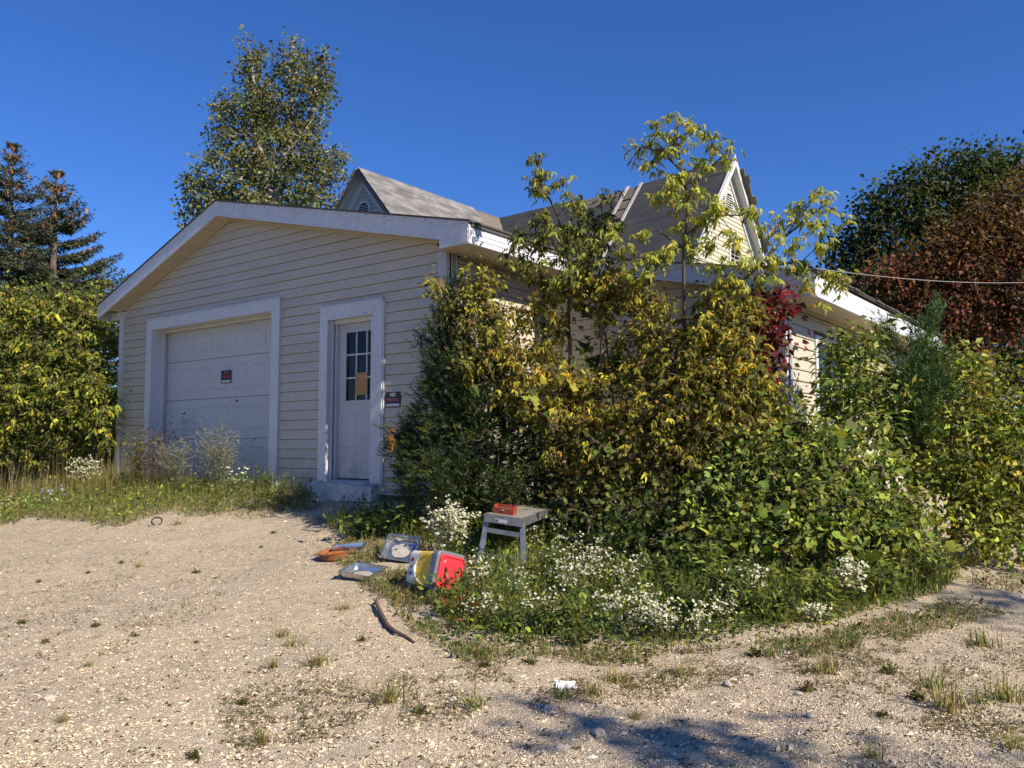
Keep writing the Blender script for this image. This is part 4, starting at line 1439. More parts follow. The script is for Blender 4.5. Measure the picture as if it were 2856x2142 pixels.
tree('box_elder_sapling', 'slender olive leaved sapling over the bright garage fascia', 'sapling', stems, Tg, 0.0030, 0.018, (0.085, 0.065, 0.055),
     [compound_leaves(Tg, 8, 0.060, 0.066, 0.0185, [OLIVE, (0.17, 0.18, 0.045), YGREEN, (0.07, 0.085, 0.03), (0.30, 0.30, 0.06)], [4, 4, 4, 3, 2], 5, 0.25)], M['leaf_thin'], 'box elders by the inner corner', seg=0.22)
d = 8.15
spec = [(1878, 338, d, 26), (1825, 358, d, 30), (1842, 395, d, 30), (1775, 405, d, 26), (1790, 440, d, 24), (1900, 400, d, 34), (1935, 385, d, 36), (1985, 400, d, 28), (2025, 425, d, 24), (2045, 455, d, 20), (1855, 440, d, 34), (1960, 455, d, 30), (1890, 480, d, 30), (1935, 500, d, 26),
        (1890, 520, d, 34), (1840, 545, d, 30), (1905, 570, d, 36), (1965, 545, d, 26), (1995, 555, d, 24), (2015, 590, d, 36), (1985, 600, d, 30), (1940, 610, d, 28), (1880, 630, d, 26), (2085, 605, d, 24), (2110, 590, d, 18), (1805, 640, d, 26), (1840, 710, d, 40), (1800, 720, d, 30),
        (1745, 690, d, 28), (1930, 700, d, 32), (1870, 690, d, 26), (1990, 680, d, 28), (2050, 640, d, 22), (1710, 640, d, 22), (1770, 760, d, 34), (2010, 740, d, 30), (1930, 650, d, 18)]
Tg = out_of_house(lobes(spec, 0.9, 1.35))
b = foot(1908, 8.3)
stems = [[b, pt(1910, 1100, 8.3), pt(1908, 860, 8.25), pt(1906, 720, 8.2), pt(1912, 640, d), pt(1920, 560, d), pt(1895, 440, d), pt(1880, 340, d)], [pt(1906, 690, 8.2), pt(1830, 640, d), pt(1760, 660, d)], [pt(1908, 660, d), pt(1985, 600, d), pt(2080, 600, d)], [pt(1915, 560, d), pt(1960, 480, d), pt(2020, 435, d)], [pt(1905, 480, d), pt(1840, 420, d), pt(1785, 410, d)]]
tree('box_elder_sapling', 'straight trunked sapling with lemon yellow drooping leaves before the dark roof', 'sapling', stems, Tg, 0.0030, 0.019, (0.10, 0.08, 0.07),
     [compound_leaves(Tg, 8, 0.052, 0.066, 0.0175, [(0.40, 0.40, 0.075), (0.33, 0.35, 0.06), YGREEN, YELLOW, GOLD], [5, 4, 4, 3, 0.3], 5, 0.15)], M['leaf_thin'], 'box elders by the inner corner', seg=0.22)
d = 7.9
spec = [(2270, 550, d, 26), (2300, 540, d, 18), (2225, 575, d, 22), (2235, 610, d, 24), (2285, 600, d, 22), (2190, 610, d, 22), (2160, 640, d, 26), (2250, 650, d, 26), (2120, 615, d, 20), (2190, 680, d, 30), (2270, 690, d, 22), (2300, 640, d, 16), (2135, 715, d, 32), (2205, 735, d, 36), (2080, 740, d, 34), (2150, 770, d, 30),
        (2330, 770, d, 30), (2360, 790, d, 26), (2300, 760, d, 20), (2365, 610, d, 15), (2090, 790, d, 26), (2030, 790, d, 30), (2240, 790, d, 22), (2060, 690, d, 26), (2290, 840, d, 18)]
Tg = lobes(spec, 0.9, 1.35)
b = foot(1955, 8.2)
stems = [[b, pt(1960, 1050, 8.2), pt(1990, 900, 8.1), pt(2040, 810, 8.0), pt(2120, 740, d), pt(2190, 660, d), pt(2265, 560, d)], [pt(2100, 750, d), pt(2220, 730, d), pt(2340, 775, d)], [pt(2190, 660, d), pt(2300, 570, d), pt(2340, 590, d), pt(2362, 612, d)]]
tree('box_elder_sapling', 'leaning sapling arching its yellow leafed limb past the right eave', 'sapling', stems, Tg, 0.0030, 0.018, (0.085, 0.07, 0.06),
     [compound_leaves(Tg, 8, 0.052, 0.066, 0.0175, [(0.40, 0.40, 0.075), (0.33, 0.35, 0.06), YGREEN, YELLOW, GOLD], [5, 4, 4, 3, 0.5], 5, 0.15)], M['leaf_thin'], 'box elders by the inner corner', seg=0.22)

# tangled thicket: sprouts overgrown by wild vine
spec = [(1215, 790, 8.5, 22), (1330, 770, 8.5, 34), (1365, 800, 8.5, 34), (1250, 850, 8.5, 30), (1320, 840, 8.5, 40), (1390, 870, 8.5, 40), (1300, 900, 8.4, 34), (1380, 930, 8.4, 45), (1440, 990, 8.4, 55), (1360, 990, 8.3, 40), (1300, 1020, 8.2, 30), (1460, 900, 8.7, 34), (1520, 850, 8.6, 40), (1560, 920, 8.6, 40), (1520, 980, 8.6, 50),
        (1480, 1070, 8.4, 60), (1560, 1060, 8.4, 60), (1640, 1090, 8.3, 55), (1620, 800, 8.6, 55), (1700, 790, 8.5, 55), (1760, 820, 8.4, 55), (1680, 870, 8.5, 34), (1820, 850, 8.3, 45), (1820, 930, 8.2, 60), (1740, 960, 8.4, 36), (1700, 1030, 8.4, 50), (1760, 1050, 8.2, 60), (1870, 1000, 8.1, 75), (1950, 930, 8.0, 70), (1990, 860, 8.0, 55),
        (2030, 930, 7.9, 70), (2060, 1010, 7.9, 70), (1960, 1040, 7.9, 80), (2100, 1080, 7.9, 65), (1860, 1100, 8.0, 80), (1960, 1140, 7.8, 80), (2060, 1160, 7.8, 80), (2140, 1150, 7.8, 50), (1740, 1150, 8.1, 75), (1640, 1180, 8.2, 65), (1540, 1160, 8.3, 60), (1460, 1150, 8.3, 45), (1560, 1260, 8.2, 50), (1660, 1270, 8.1, 60),
        (1760, 1250, 8.0, 70), (1860, 1210, 7.9, 75), (1700, 1350, 8.0, 45), (1620, 1340, 8.1, 36), (1960, 1240, 7.7, 70), (2060, 1250, 7.6, 60), (1820, 1330, 7.9, 50), (2010, 800, 8.1, 40), (2080, 860, 8.0, 45), (1400, 1090, 8.3, 34), (1560, 1400, 8.1, 30)]
Tg = out_of_house(over_ground(lobes(spec, 0.8, 4.0)))
stems = [[foot(px, dd), pt(px + a, 1200, dd), pt(px + b_, 950, dd)] for px, dd, a, b_ in ((1500, 8.5, -15, -60), (1580, 8.6, 10, 10), (1690, 8.4, -20, -10), (1790, 8.3, 20, 30), (1880, 8.2, 0, 20), (1980, 8.1, 10, 30), (2070, 8.0, -10, 0), (1440, 8.5, -20, -80))]
s0 = rng.random(len(Tg))
hi = smooth((Tg[:, 2] - 0.9) / 1.2)
y_t = Tg[(s0 < 0.36 + 0.34 * hi)]
o_t = Tg[(s0 > 0.35)]
cl1 = compound_leaves(y_t, 5, 0.055, 0.058, 0.018, [(0.27, 0.25, 0.045), YELLOW, (0.38, 0.30, 0.045), OLIVE, (0.22, 0.17, 0.045), GOLD], [4, 4, 4, 3, 2, 0.8], 5, 0.25)
cl2 = cluster_leaves(o_t, 11, 0.09, 'ovate', 0.045, 0.032, [OLIVE, (0.17, 0.135, 0.04), (0.24, 0.21, 0.045), GREEN, BROWN], [4, 4, 3, 2, 1.5], 0.3, 0.5, 0.35)
tree('overgrown_thicket', 'tangled thicket of yellow and olive vine leaves filling the corner between garage and wing', 'thicket', stems, Tg, 0.0035, 0.022, (0.15, 0.11, 0.08), [cl1, cl2], M['leaf_thin'], seg=0.2, crown='foliage', trunk='stems')


# wild grape vine with large single leaves
def vine(name, label, path, spec, cols, w, n_leaf, L, parts=True):
    b = path[0]
    t = empty(name, (b[0], b[1], float(ground_z(b[0], b[1]))))
    tag(t, label, 'vine')
    Tg_ = out_of_house(lobes(spec, 0.6, n_leaf), 0.06)
    sk = skeleton([path], Tg_, 0.0025, 0.012, 0.05, 0.2)
    wood(t, sk, BARK, 'stem')
    n = len(Tg_)
    D = unit(rng.normal(0, 1, (n, 3)) * np.array([1, 1, 0.4]) + np.array([0.15, -0.25, -0.8]))
    Nn = unit(rng.normal(0, 0.45, (n, 3)) + np.array([0.55, -0.55, 0.5]))
    C = palette(n, cols, w, 0.15)
    Ls = L * np.exp(rng.normal(0, 0.25, n))
    for i in range(n):
        V, T_, Cc = leaves('lobed', Tg_[i:i + 1], D[i:i + 1], Nn[i:i + 1], Ls[i], Ls[i] * 1.0, C[i:i + 1])
        tri_mesh('leaf', V, T_, Cc, M['leaf'], t)
    return t


vine('grape_vine', 'wild grape vine with big green leaves hanging before the shaded wall', [foot(1730, 8.6), pt(1715, 1150, 8.6), pt(1690, 950, 8.55), pt(1680, 800, 8.5)],
     [(1640, 830, 8.5, 55), (1690, 880, 8.45, 50), (1650, 960, 8.5, 45), (1700, 1000, 8.45, 40), (1830, 760, 8.0, 30), (1600, 1080, 8.3, 40), (2130, 770, 7.85, 30), (1300, 1000, 8.15, 40), (1500, 1130, 8.1, 50), (1650, 1230, 7.9, 60), (1320, 1080, 8.0, 30)],
     [GREEN, LGREEN, DGREEN, YGREEN, (0.35, 0.32, 0.06)], [4, 3, 3, 3, 1.5], 1.7, 0.085)
d = 8.7
spec = [(2110, 860, d, 36), (2160, 850, d, 34), (2195, 880, d, 30), (2130, 910, d, 48), (2175, 930, d, 36), (2110, 970, d, 40), (2150, 980, d, 36), (2120, 1030, d, 28), (2200, 850, d, 22), (2070, 960, d, 24), (2180, 810, d, 22), (2130, 870, 8.6, 40), (2090, 910, d, 34), (2140, 1040, d, 26), (2085, 1010, d, 26)]
Tg = out_of_house(lobes(spec, 0.5, 3.2), 0.10)
nper = 9
cl = cluster_leaves(Tg, nper, 0.07, 'ovate', 0.065, 0.045, [RED, (0.27, 0.03, 0.055), WINE, (0.06, 0.022, 0.028), (0.08, 0.05, 0.03)], [3, 1.5, 4, 4, 2], 0.3, 0.7, 0.3)
tree('virginia_creeper', 'crimson creeper draped over the front corner of the right wing', 'creeper', [[foot(2150, 8.8), pt(2160, 1150, 8.8), pt(2160, 950, 8.75), pt(2150, 850, 8.7)]], Tg, 0.003, 0.014, (0.12, 0.07, 0.05), [cl], M['leaf_thin'], seg=0.2, crown='foliage', trunk='stem')

# dark juniper by the door
def juniper(name, label, spec, stems, cols, w, per, L=0.13, sprigs=7, lean=(0, 0, 0.35), group=None):
    b = stems[0][0]
    t = empty(name, (b[0], b[1], float(ground_z(b[0], b[1]))))
    tag(t, label, 'juniper', group)
    Tg_ = out_of_house(over_ground(lobes(spec, 0.7, per), 0.03), 0.08)
    sk = skeleton(stems, Tg_, 0.003, 0.04, 0.05, 0.25)
    wood(t, sk, BARK, 'trunk')
    c0 = np.mean([s[1] for s in stems], axis=0)
    g_ = Geo()
    n = len(Tg_) * sprigs
    base = np.repeat(Tg_, sprigs, 0) + rng.normal(0, 0.05, (n, 3))
    outw = base - c0
    outw[:, 2] *= 0.3
    D = unit(unit(outw) * 0.9 + np.array(lean) + rng.normal(0, 0.5, (n, 3)))
    C = palette(n, cols, w, 0.2) * np.exp(rng.normal(0, 0.15, (len(Tg_), 1))).repeat(sprigs, 0)
    for q_ in np.linspace(0.0, 1.0, 9):
        for s in (-1, 1):
            side = unit(np.cross(D, randdir(n))) * s
            p = base + D * (L * q_)
            dd = unit(D * 1.0 + side * 0.75)
            g_.add(*leaves('needle', p, dd, randdir(n), L * 0.42 * (1.15 - 0.75 * q_) * np.exp(rng.normal(0, 0.2, n)), 0.009, C * (1 + 0.25 * q_)))
    g_.build('foliage', M['needle'], t, kind='stuff')
    return t


d = 8.75
spec = [(1300, 800, 8.8, 35), (1260, 850, 8.8, 50), (1320, 890, 8.8, 60), (1240, 930, 8.8, 70), (1340, 980, 8.7, 80), (1225, 1010, 8.8, 60), (1290, 1060, 8.7, 90), (1222, 1090, 8.8, 52), (1390, 1060, 8.6, 70), (1240, 1150, 8.7, 90), (1350, 1160, 8.6, 90), (1172, 1190, 8.7, 42), (1440, 1150, 8.5, 60),
        (1170, 1250, 8.7, 80), (1280, 1260, 8.5, 100), (1400, 1260, 8.5, 90), (1120, 1240, 8.7, 45), (1480, 1240, 8.5, 60), (1200, 1350, 8.5, 80), (1320, 1360, 8.4, 90), (1430, 1350, 8.4, 80), (1160, 1330, 8.6, 50), (1500, 1330, 8.5, 50), (1250, 1420, 8.4, 50), (1340, 1430, 8.4, 50)]
jb = juniper('juniper_bush', 'dense dark green juniper growing beside the entry door', spec, [[foot(1320, 8.7), pt(1310, 1200, 8.75), pt(1300, 980, 8.8), pt(1290, 800, 8.8)], [foot(1330, 8.6), pt(1250, 1250, 8.7), pt(1200, 1100, 8.75)], [foot(1330, 8.6), pt(1400, 1250, 8.6), pt(1420, 1100, 8.6)]],
        [(0.022, 0.040, 0.013), (0.036, 0.058, 0.017), (0.060, 0.085, 0.020), (0.095, 0.115, 0.026)], [4, 5, 3, 1.2], 2.6)
n = 46
q_ = rng.random(n)
p0, p1 = pt(1090, 1192, 8.25), pt(1093, 1258, 8.25)
Tq = p0[None] * (1 - q_[:, None]) + p1[None] * q_[:, None] + rng.normal(0, 0.012, (n, 3))
g_ = Geo()
g_.add(*tubes(np.array([pt(1150, 1180, 8.6), p0]), np.array([p0, p1]), np.array([0.003, 0.002]), np.array([0.002, 0.001]), 4, BROWN))
g_.add(*leaves('lance', Tq, rng.normal(0, 1, (n, 3)) + np.array([0, 0, -1.2]), randdir(n), 0.045, 0.013, palette(n, [(0.42, 0.17, 0.06), (0.33, 0.13, 0.05)], None, 0.15)))
g_.build('dead_sprig', M['leaf'], jb)
spec = [(2600, 890, 8.6, 30), (2575, 940, 8.5, 35), (2550, 990, 8.4, 40), (2590, 1010, 8.4, 40), (2540, 1060, 8.3, 50), (2580, 1090, 8.2, 50), (2530, 1140, 8.2, 50), (2560, 1190, 8.1, 45), (2500, 1210, 8.2, 35), (2450, 930, 8.8, 18), (2480, 970, 8.7, 22)]
juniper('young_cedar', 'feathery bright green young cedar poking out of the right hand shrubs', spec, [[foot(2550, 8.4), pt(2550, 1250, 8.4), pt(2560, 1080, 8.4), pt(2600, 890, 8.6)]],
        [(0.035, 0.075, 0.02), (0.055, 0.10, 0.028), (0.09, 0.13, 0.035)], [3, 4, 2], 2.2, 0.17, 8, (0, 0, 0.7))

# ------------------------------------------------------------------ shrubs along the right wing
def shrub(name, label, spec, stems, cols, w, kind, L, W, per, nper, spread, extra=None, bark=BARK, jit=0.28, droop=0.35, up=0.5, lobed=0.0, group=None):
    spec = [(a_, b_, c_, r_ * 0.86) for a_, b_, c_, r_ in spec]
    Tg_ = out_of_house(over_ground(lobes(spec, 0.8, per * 1.2), 0.05))
    lg = [cluster_leaves(Tg_, nper, spread, kind, L, W, cols, w, jit, droop, up)]
    if extra:
        lg += extra(Tg_)
    return tree(name, label, 'shrub', stems, Tg_, 0.003, 0.02, bark, lg, M['leaf'], group, seg=0.22, crown='foliage', trunk='stems')


d = 8.6
spec = [(2350, 965, 8.7, 26), (2325, 990, 8.5, 40), (2370, 980, 8.6, 60), (2430, 940, 8.8, 45), (2370, 1070, 8.4, 70), (2450, 1030, 8.5, 60), (2325, 1130, 8.3, 50), (2390, 1150, 8.2, 70), (2480, 1100, 8.3, 60), (2660, 1000, 8.7, 50), (2620, 1060, 8.5, 50), (2440, 1200, 8.1, 60), (2330, 1200, 8.1, 55), (2560, 1150, 9.2, 70), (2640, 1150, 9.2, 70), (2520, 1260, 8.8, 70), (2620, 1260, 8.8, 70), (2680, 1080, 9.4, 60), (2570, 1060, 9.6, 60), (2480, 1180, 9.2, 60)]
shrub('broadleaf_shrub', 'tall shrub with broad pale green pointed leaves against the sunlit wing wall', spec, [[foot(px, 8.5), pt(px, 1200, 8.4), pt(px + 20, 1000, 8.5)] for px in (2300, 2380, 2460, 2600)],
      [(0.20, 0.24, 0.06), (0.16, 0.20, 0.055), GREEN, (0.28, 0.30, 0.06)], [4, 4, 2, 3], 'ovate', 0.078, 0.034, 2.4, 17, 0.075, droop=0.5, jit=0.35)
spec = [(2690, 1080, 8.4, 60), (2760, 1040, 8.5, 45), (2820, 1060, 8.4, 60), (2740, 1140, 8.2, 75), (2820, 1160, 8.1, 75), (2670, 1180, 8.1, 65), (2750, 1240, 7.9, 80), (2840, 1270, 7.8, 80), (2650, 1290, 7.9, 70), (2740, 1340, 7.7, 80), (2830, 1380, 7.6, 80), (2660, 1390, 7.7, 65), (2750, 1430, 7.5, 75), (2840, 1470, 7.4, 70), (2680, 1480, 7.4, 50), (2570, 1300, 7.9, 55), (2920, 1200, 8.0, 90), (2920, 1380, 7.6, 90), (2770, 1500, 7.3, 50), (2870, 1530, 7.2, 45), (2700, 1020, 8.6, 36)]
shrub('yellowing_shrub', 'yellow green bushy shrub at the far end of the right hand hedge', spec, [[foot(px, 8.0), pt(px, 1300, 8.0), pt(px + 10, 1120, 8.1)] for px in (2650, 2730, 2800, 2870)],
      [YGREEN, (0.20, 0.23, 0.055), OLIVE, (0.38, 0.35, 0.06), GREEN], [5, 4, 3, 2, 2], 'ovate', 0.056, 0.032, 2.1, 20, 0.085, jit=0.35,
      extra=lambda T_: [cluster_leaves(T_[::4], 6, 0.09, 'lance', 0.08, 0.028, [YELLOW, YGREEN, ORANGE], [4, 3, 0.6], 0.2, 0.6, 0.4)])
spec = [(2010, 1320, 7.5, 55), (2090, 1290, 7.5, 65), (2170, 1240, 7.6, 65), (2240, 1200, 7.7, 60), (2250, 1270, 7.4, 70), (2330, 1270, 7.5, 65), (2150, 1340, 7.3, 75), (2060, 1390, 7.2, 65), (2240, 1370, 7.2, 80), (2340, 1350, 7.2, 75), (2430, 1310, 7.5, 70), (2430, 1400, 7.1, 70), (2130, 1450, 7.0, 70), (2230, 1470, 6.9, 75), (2340, 1460, 6.9, 75), (2030, 1470, 7.0, 55), (2450, 1490, 6.9, 60), (2500, 1400, 7.2, 55),
        (2120, 1540, 6.8, 55), (2220, 1560, 6.7, 60), (2320, 1560, 6.7, 60), (2420, 1570, 6.7, 55), (2510, 1480, 7.0, 50), (2550, 1540, 6.8, 40), (1950, 1380, 7.4, 45), (1930, 1450, 7.3, 40), (2190, 1160, 7.8, 36), (2560, 1440, 7.2, 45), (2090, 1610, 6.6, 48), (2190, 1640, 6.5, 48), (2290, 1650, 6.4, 48), (2390, 1645, 6.4, 48), (2480, 1610, 6.6, 42), (1990, 1590, 6.9, 42), (1960, 1520, 7.1, 45), (2000, 1660, 6.5, 36), (2560, 1600, 6.7, 30)]


def bramble_extra(T_):
    sel = T_[rng.random(len(T_)) < 0.22]
    return [cluster_leaves(sel, 4, 0.08, 'lobed', 0.085, 0.085, [LGREEN, GREEN, YGREEN, (0.30, 0.28, 0.05)], [4, 3, 3, 1], 0.25, 0.5, 0.6),
            cluster_leaves(T_[rng.random(len(T_)) < 0.008], 5, 0.06, 'ovate', 0.06, 0.04, [RED, RUST, ORANGE], [3, 2, 2], 0.2, 0.5, 0.5)]


shrub('bramble_mound', 'mound of green bramble and vine leaves spilling towards the gravel', spec, [[foot(px, dd), pt(px, 1420, dd), pt(px + 10, 1300, dd)] for px, dd in ((2050, 7.3), (2150, 7.2), (2250, 7.2), (2350, 7.2), (2450, 7.2))],
      [(0.10, 0.14, 0.035), (0.19, 0.235, 0.055), (0.15, 0.19, 0.045), YGREEN, OLIVE], [3, 4, 3, 3, 2], 'ovate', 0.054, 0.036, 2.3, 20, 0.072, jit=0.35, extra=bramble_extra, droop=0.4, up=0.6)
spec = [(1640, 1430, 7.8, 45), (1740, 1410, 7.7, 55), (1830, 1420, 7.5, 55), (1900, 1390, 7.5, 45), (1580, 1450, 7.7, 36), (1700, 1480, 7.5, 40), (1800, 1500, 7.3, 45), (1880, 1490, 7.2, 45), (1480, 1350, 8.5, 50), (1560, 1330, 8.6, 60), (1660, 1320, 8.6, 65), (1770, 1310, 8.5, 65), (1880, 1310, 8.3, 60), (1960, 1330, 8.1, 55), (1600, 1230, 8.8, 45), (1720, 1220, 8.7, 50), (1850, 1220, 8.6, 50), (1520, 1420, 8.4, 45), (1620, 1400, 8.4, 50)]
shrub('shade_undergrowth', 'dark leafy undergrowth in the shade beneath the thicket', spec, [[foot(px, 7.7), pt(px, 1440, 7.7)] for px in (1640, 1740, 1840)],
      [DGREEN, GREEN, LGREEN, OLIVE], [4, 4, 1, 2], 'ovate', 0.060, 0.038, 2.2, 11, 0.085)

# the tree behind the photographer that shades the gravel at the bottom of the picture
def caster(px, py, h):
    """where a leaf cluster must hang for its shade to fall on that spot of the gravel"""
    g0 = at(px, py)
    k_ = h / math.tan(SUN_EL)
    return g0 + np.array([math.sin(SUN_AZ) * k_, math.cos(SUN_AZ) * k_, h])


b = np.array([14.6, 3.4, 0.0])
Tg = []
for (px, py, h, r) in ((1640, 2030, 6.2, 0.12), (1730, 2070, 6.4, 0.15), (1860, 2075, 6.1, 0.12), (1990, 2115, 6.8, 0.15), (2120, 2090, 6.5, 0.10), (2560, 2130, 6.5, 0.12), (2750, 1715, 6.6, 0.16), (2825, 1680, 7.0, 0.2), (2710, 1655, 6.4, 0.12)):
    Tg.append(caster(px, py, h) + randdir(3) * r)
for (x, y, z, r) in ((14.2, 3.2, 7.4, 1.4), (15.4, 2.2, 7.0, 1.4), (15.2, 4.6, 7.0, 1.4), (14.9, 3.4, 8.4, 1.2)):
    Tg.append(np.array([x, y, z]) + randdir(34) * rng.random((34, 1)) ** 0.45 * r)
Tg = np.concatenate(Tg)
tree('shade_tree', 'leafy tree behind the photographer that throws shade on the gravel', 'tree', [[b, b + (0, 0, 2.5), np.array([14.5, 3.3, 5.0]), np.array([14.6, 3.2, 8.0])]], Tg, 0.005, 0.2, BARK,
     [cluster_leaves(Tg, 26, 0.12, 'ovate', 0.10, 0.065, [GREEN, LGREEN], None, 0.2, 0.4, 0.5)], seg=0.6)
# ------------------------------------------------------------------ ground cover
def at_many(px, py):
    px = np.asarray(px, float)
    py = np.asarray(py, float)
    D = _F[None] + _R[None] * ((px - CX) / FPX)[:, None] - _U[None] * ((py - CY) / FPX)[:, None]
    lo = np.full(len(px), 1.0)
    hi_ = np.full(len(px), 60.0)
    for _ in range(34):
        m = (lo + hi_) / 2
        p = CAMP + D * m[:, None]
        above = p[:, 2] > ground_z(p[:, 0], p[:, 1])
        lo = np.where(above, m, lo)
        hi_ = np.where(above, hi_, m)
    p = CAMP + D * lo[:, None]
    p[:, 2] = ground_z(p[:, 0], p[:, 1])
    return p


def in_poly(px, py, poly):
    inside = np.zeros(len(px), bool)
    n = len(poly)
    for i in range(n):
        x1, y1 = poly[i]
        x2, y2 = poly[(i + 1) % n]
        if y1 == y2:
            continue
        c_ = ((y1 > py) != (y2 > py)) & (px < (x2 - x1) * (py - y1) / (y2 - y1) + x1)
        inside ^= c_
    return inside


def scatter(poly, n):
    P = np.array(poly, float)
    x0, y0 = P.min(0)
    x1, y1 = P.max(0)
    X, Y = np.zeros(0), np.zeros(0)
    while len(X) < n:
        a = rng.uniform(x0, x1, n * 2)
        b_ = rng.uniform(y0, y1, n * 2)
        k_ = in_poly(a, b_, poly)
        X, Y = np.concatenate([X, a[k_]]), np.concatenate([Y, b_[k_]])
    X, Y = X[:n], Y[:n]
    return X, Y, at_many(X, Y)


def blades(P, Hh, W, lean, C, curl=0.5, segs=3):
    """grass blades: tapering strips that bend over"""
    n = len(P)
    a = rng.random(n) * 6.283
    d = np.stack([np.cos(a), np.sin(a), np.zeros(n)], 1)
    s = np.stack([-np.sin(a + rng.normal(0, 0.5, n)), np.cos(a), np.zeros(n)], 1)
    Hh = np.broadcast_to(Hh, (n,))
    lean = np.abs(rng.normal(0, 1, n)) * lean
    V = []
    for i in range(segs + 1):
        q_ = i / segs
        p = P + np.array([0, 0, 1.0]) * (Hh * q_ * (1 - 0.35 * lean * q_))[:, None] + d * (Hh * lean * (q_ * 0.35 + curl * q_ * q_))[:, None]
        w = W * (1 - 0.85 * q_)
        if i < segs:
            V += [p - s * np.reshape(w, (-1, 1)) / 2, p + s * np.reshape(w, (-1, 1)) / 2]
        else:
            V += [p]
    k_ = len(V)
    V = np.stack(V, 1)
    f = []
    for i in range(segs - 1):
        f += [(2 * i, 2 * i + 1, 2 * i + 3), (2 * i, 2 * i + 3, 2 * i + 2)]
    f.append((2 * segs - 2, 2 * segs - 1, 2 * segs))
    T_ = (np.array(f)[None] + (np.arange(n) * k_)[:, None, None]).reshape(-1, 3)
    return V.reshape(-1, 3), T_, np.repeat(C, k_, 0)


JUNK = np.array([at(975, 1541), at(1012, 1612), at(1118, 1560), at(935, 1558), at(1212, 1655), at(1180, 1630), at(1340, 1590), at(1375, 1600), at(1420, 1605), at(1395, 1570)])


def off_junk(P, r=0.17):
    """nothing grows up through the trays, the pan and the pail"""
    d_ = np.min(np.linalg.norm(P[:, None, :2] - JUNK[None, :, :2], axis=2), axis=1)
    return d_ > r


GCOL = [(0.10, 0.15, 0.03), (0.16, 0.19, 0.04), (0.24, 0.23, 0.06), STRAW]
# strip of tall grass and weeds in front of the garage
def scatter_world(poly, n):
    Q = np.array(poly, float)
    lo, hi_ = Q.min(0), Q.max(0)
    out = np.zeros((0, 2))
    while len(out) < n:
        q_ = rng.uniform(lo, hi_, (n * 2, 2))
        out = np.concatenate([out, q_[in_poly(q_[:, 0], q_[:, 1], [tuple(v) for v in poly])]])
    out = out[:n]
    return np.concatenate([out, ground_z(out[:, 0], out[:, 1])[:, None]], 1)


def near_wall(px, off):
    """ground point in front of the garage wall below a pixel column"""
    d = ray(px, 1251)
    p = CAMP + d * ((YG - off) / d[1])
    p[2] = float(ground_z(p[0], p[1]))
    return p


fr = [at(px, py)[:2] for px, py in ((872, 1428), (760, 1432), (640, 1427), (540, 1447), (470, 1427), (330, 1474), (220, 1455), (90, 1445), (0, 1470), (-200, 1490), (-500, 1500))]
strip = [(-8.66, 7.10)] + fr + [(-19.0, 9.8), (-13.85, 9.8), (-13.75, 7.10)]
P = scatter_world(strip, 34000)
depth_w = np.clip((YG - P[:, 1]) / 1.6, 0, 1)
g_ = Geo()
front = smooth(depth_w)
left = smooth((-10.6 - P[:, 0]) / 2.0)
n = len(P)
Hh = (0.13 + 0.11 * rng.random(n)) * (1 - 0.35 * front) + (0.14 + 0.16 * left) * (1 - 0.8 * front) * rng.random(n)
dry = rng.random(n) < (0.22 + 0.45 * left * (1 - front))
C = np.where(dry[:, None], palette(n, [STRAW, (0.33, 0.24, 0.12), (0.26, 0.19, 0.09)]), palette(n, GCOL[:3], [4, 4, 3]))
g_.add(*blades(P, Hh * np.exp(rng.normal(0, 0.3, n)), 0.0045, 0.95, C))
# tall straw-coloured seed stalks
P = scatter_world([(-11.6, 7.10), (-11.8, 6.4), (-13.0, 5.6), (-15.5, 4.5), (-19, 5), (-19, 9.8), (-13.85, 9.8), (-13.75, 7.10)], 5200)
g_.add(*blades(P, 0.30 + 0.55 * rng.random(len(P)), 0.0042, 0.75, palette(len(P), [STRAW, (0.30, 0.24, 0.11), (0.24, 0.17, 0.08), (0.16, 0.17, 0.05)], [3, 3, 3, 2]), 0.35))
P = scatter_world(strip, 4200)
Tq = P + np.array([0, 0, 1.0]) * (0.04 + 0.10 * rng.random((len(P), 1)))
g_.add(*cluster_leaves(Tq, 3, 0.05, 'ovate', 0.045, 0.024, [GREEN, LGREEN, YGREEN, OLIVE], [4, 4, 2, 2], 0.25, 0.1, 0.6))
tag(g_.build('tall_grass', M['grass']), 'strip of tall dry and green grass along the garage front', 'grass', None, 'stuff')

# rough grass and herbs round the junk, reaching to the hedge
patch = [(905, 1470), (960, 1440), (1120, 1425), (1300, 1440), (1480, 1440), (1900, 1430), (2000, 1500), (2420, 1560), (2600, 1560), (2690, 1600), (2620, 1660), (2480, 1690), (2300, 1745), (2080, 1770), (1950, 1800), (1760, 1812), (1560, 1800), (1400, 1800), (1270, 1780), (1210, 1700), (1190, 1670), (1290, 1640), (1290, 1590), (1200, 1540), (1050, 1500), (960, 1500)]
X, Y, P = scatter(patch, 21000)
g_ = Geo()
back = smooth((1640 - Y) / 160) * smooth((X - 1380) / 200) * smooth((2150 - X) / 200)
edge = smooth((Y - 1690) / 90)
rag = 0.5 + 0.5 * np.sin(P[:, 0] * 5.1 + 1) * np.sin(P[:, 1] * 4.3) + 0.35 * np.sin(P[:, 0] * 11 + 2) * np.sin(P[:, 1] * 9.7)
Hh = (0.10 + 0.24 * rng.random(len(X)) * np.clip(0.4 + rag, 0.2, 1.4)) * (1 - 0.6 * edge) + 0.38 * back * rng.random(len(X))
C = palette(len(X), GCOL, [4, 4, 3.5, 2])
keep = off_junk(P) & (rng.random(len(X)) < np.clip(1.15 - edge * (1.3 - rag), 0.05, 1))
X, Y, P, Hh, C = X[keep], Y[keep], P[keep], Hh[keep], C[keep]
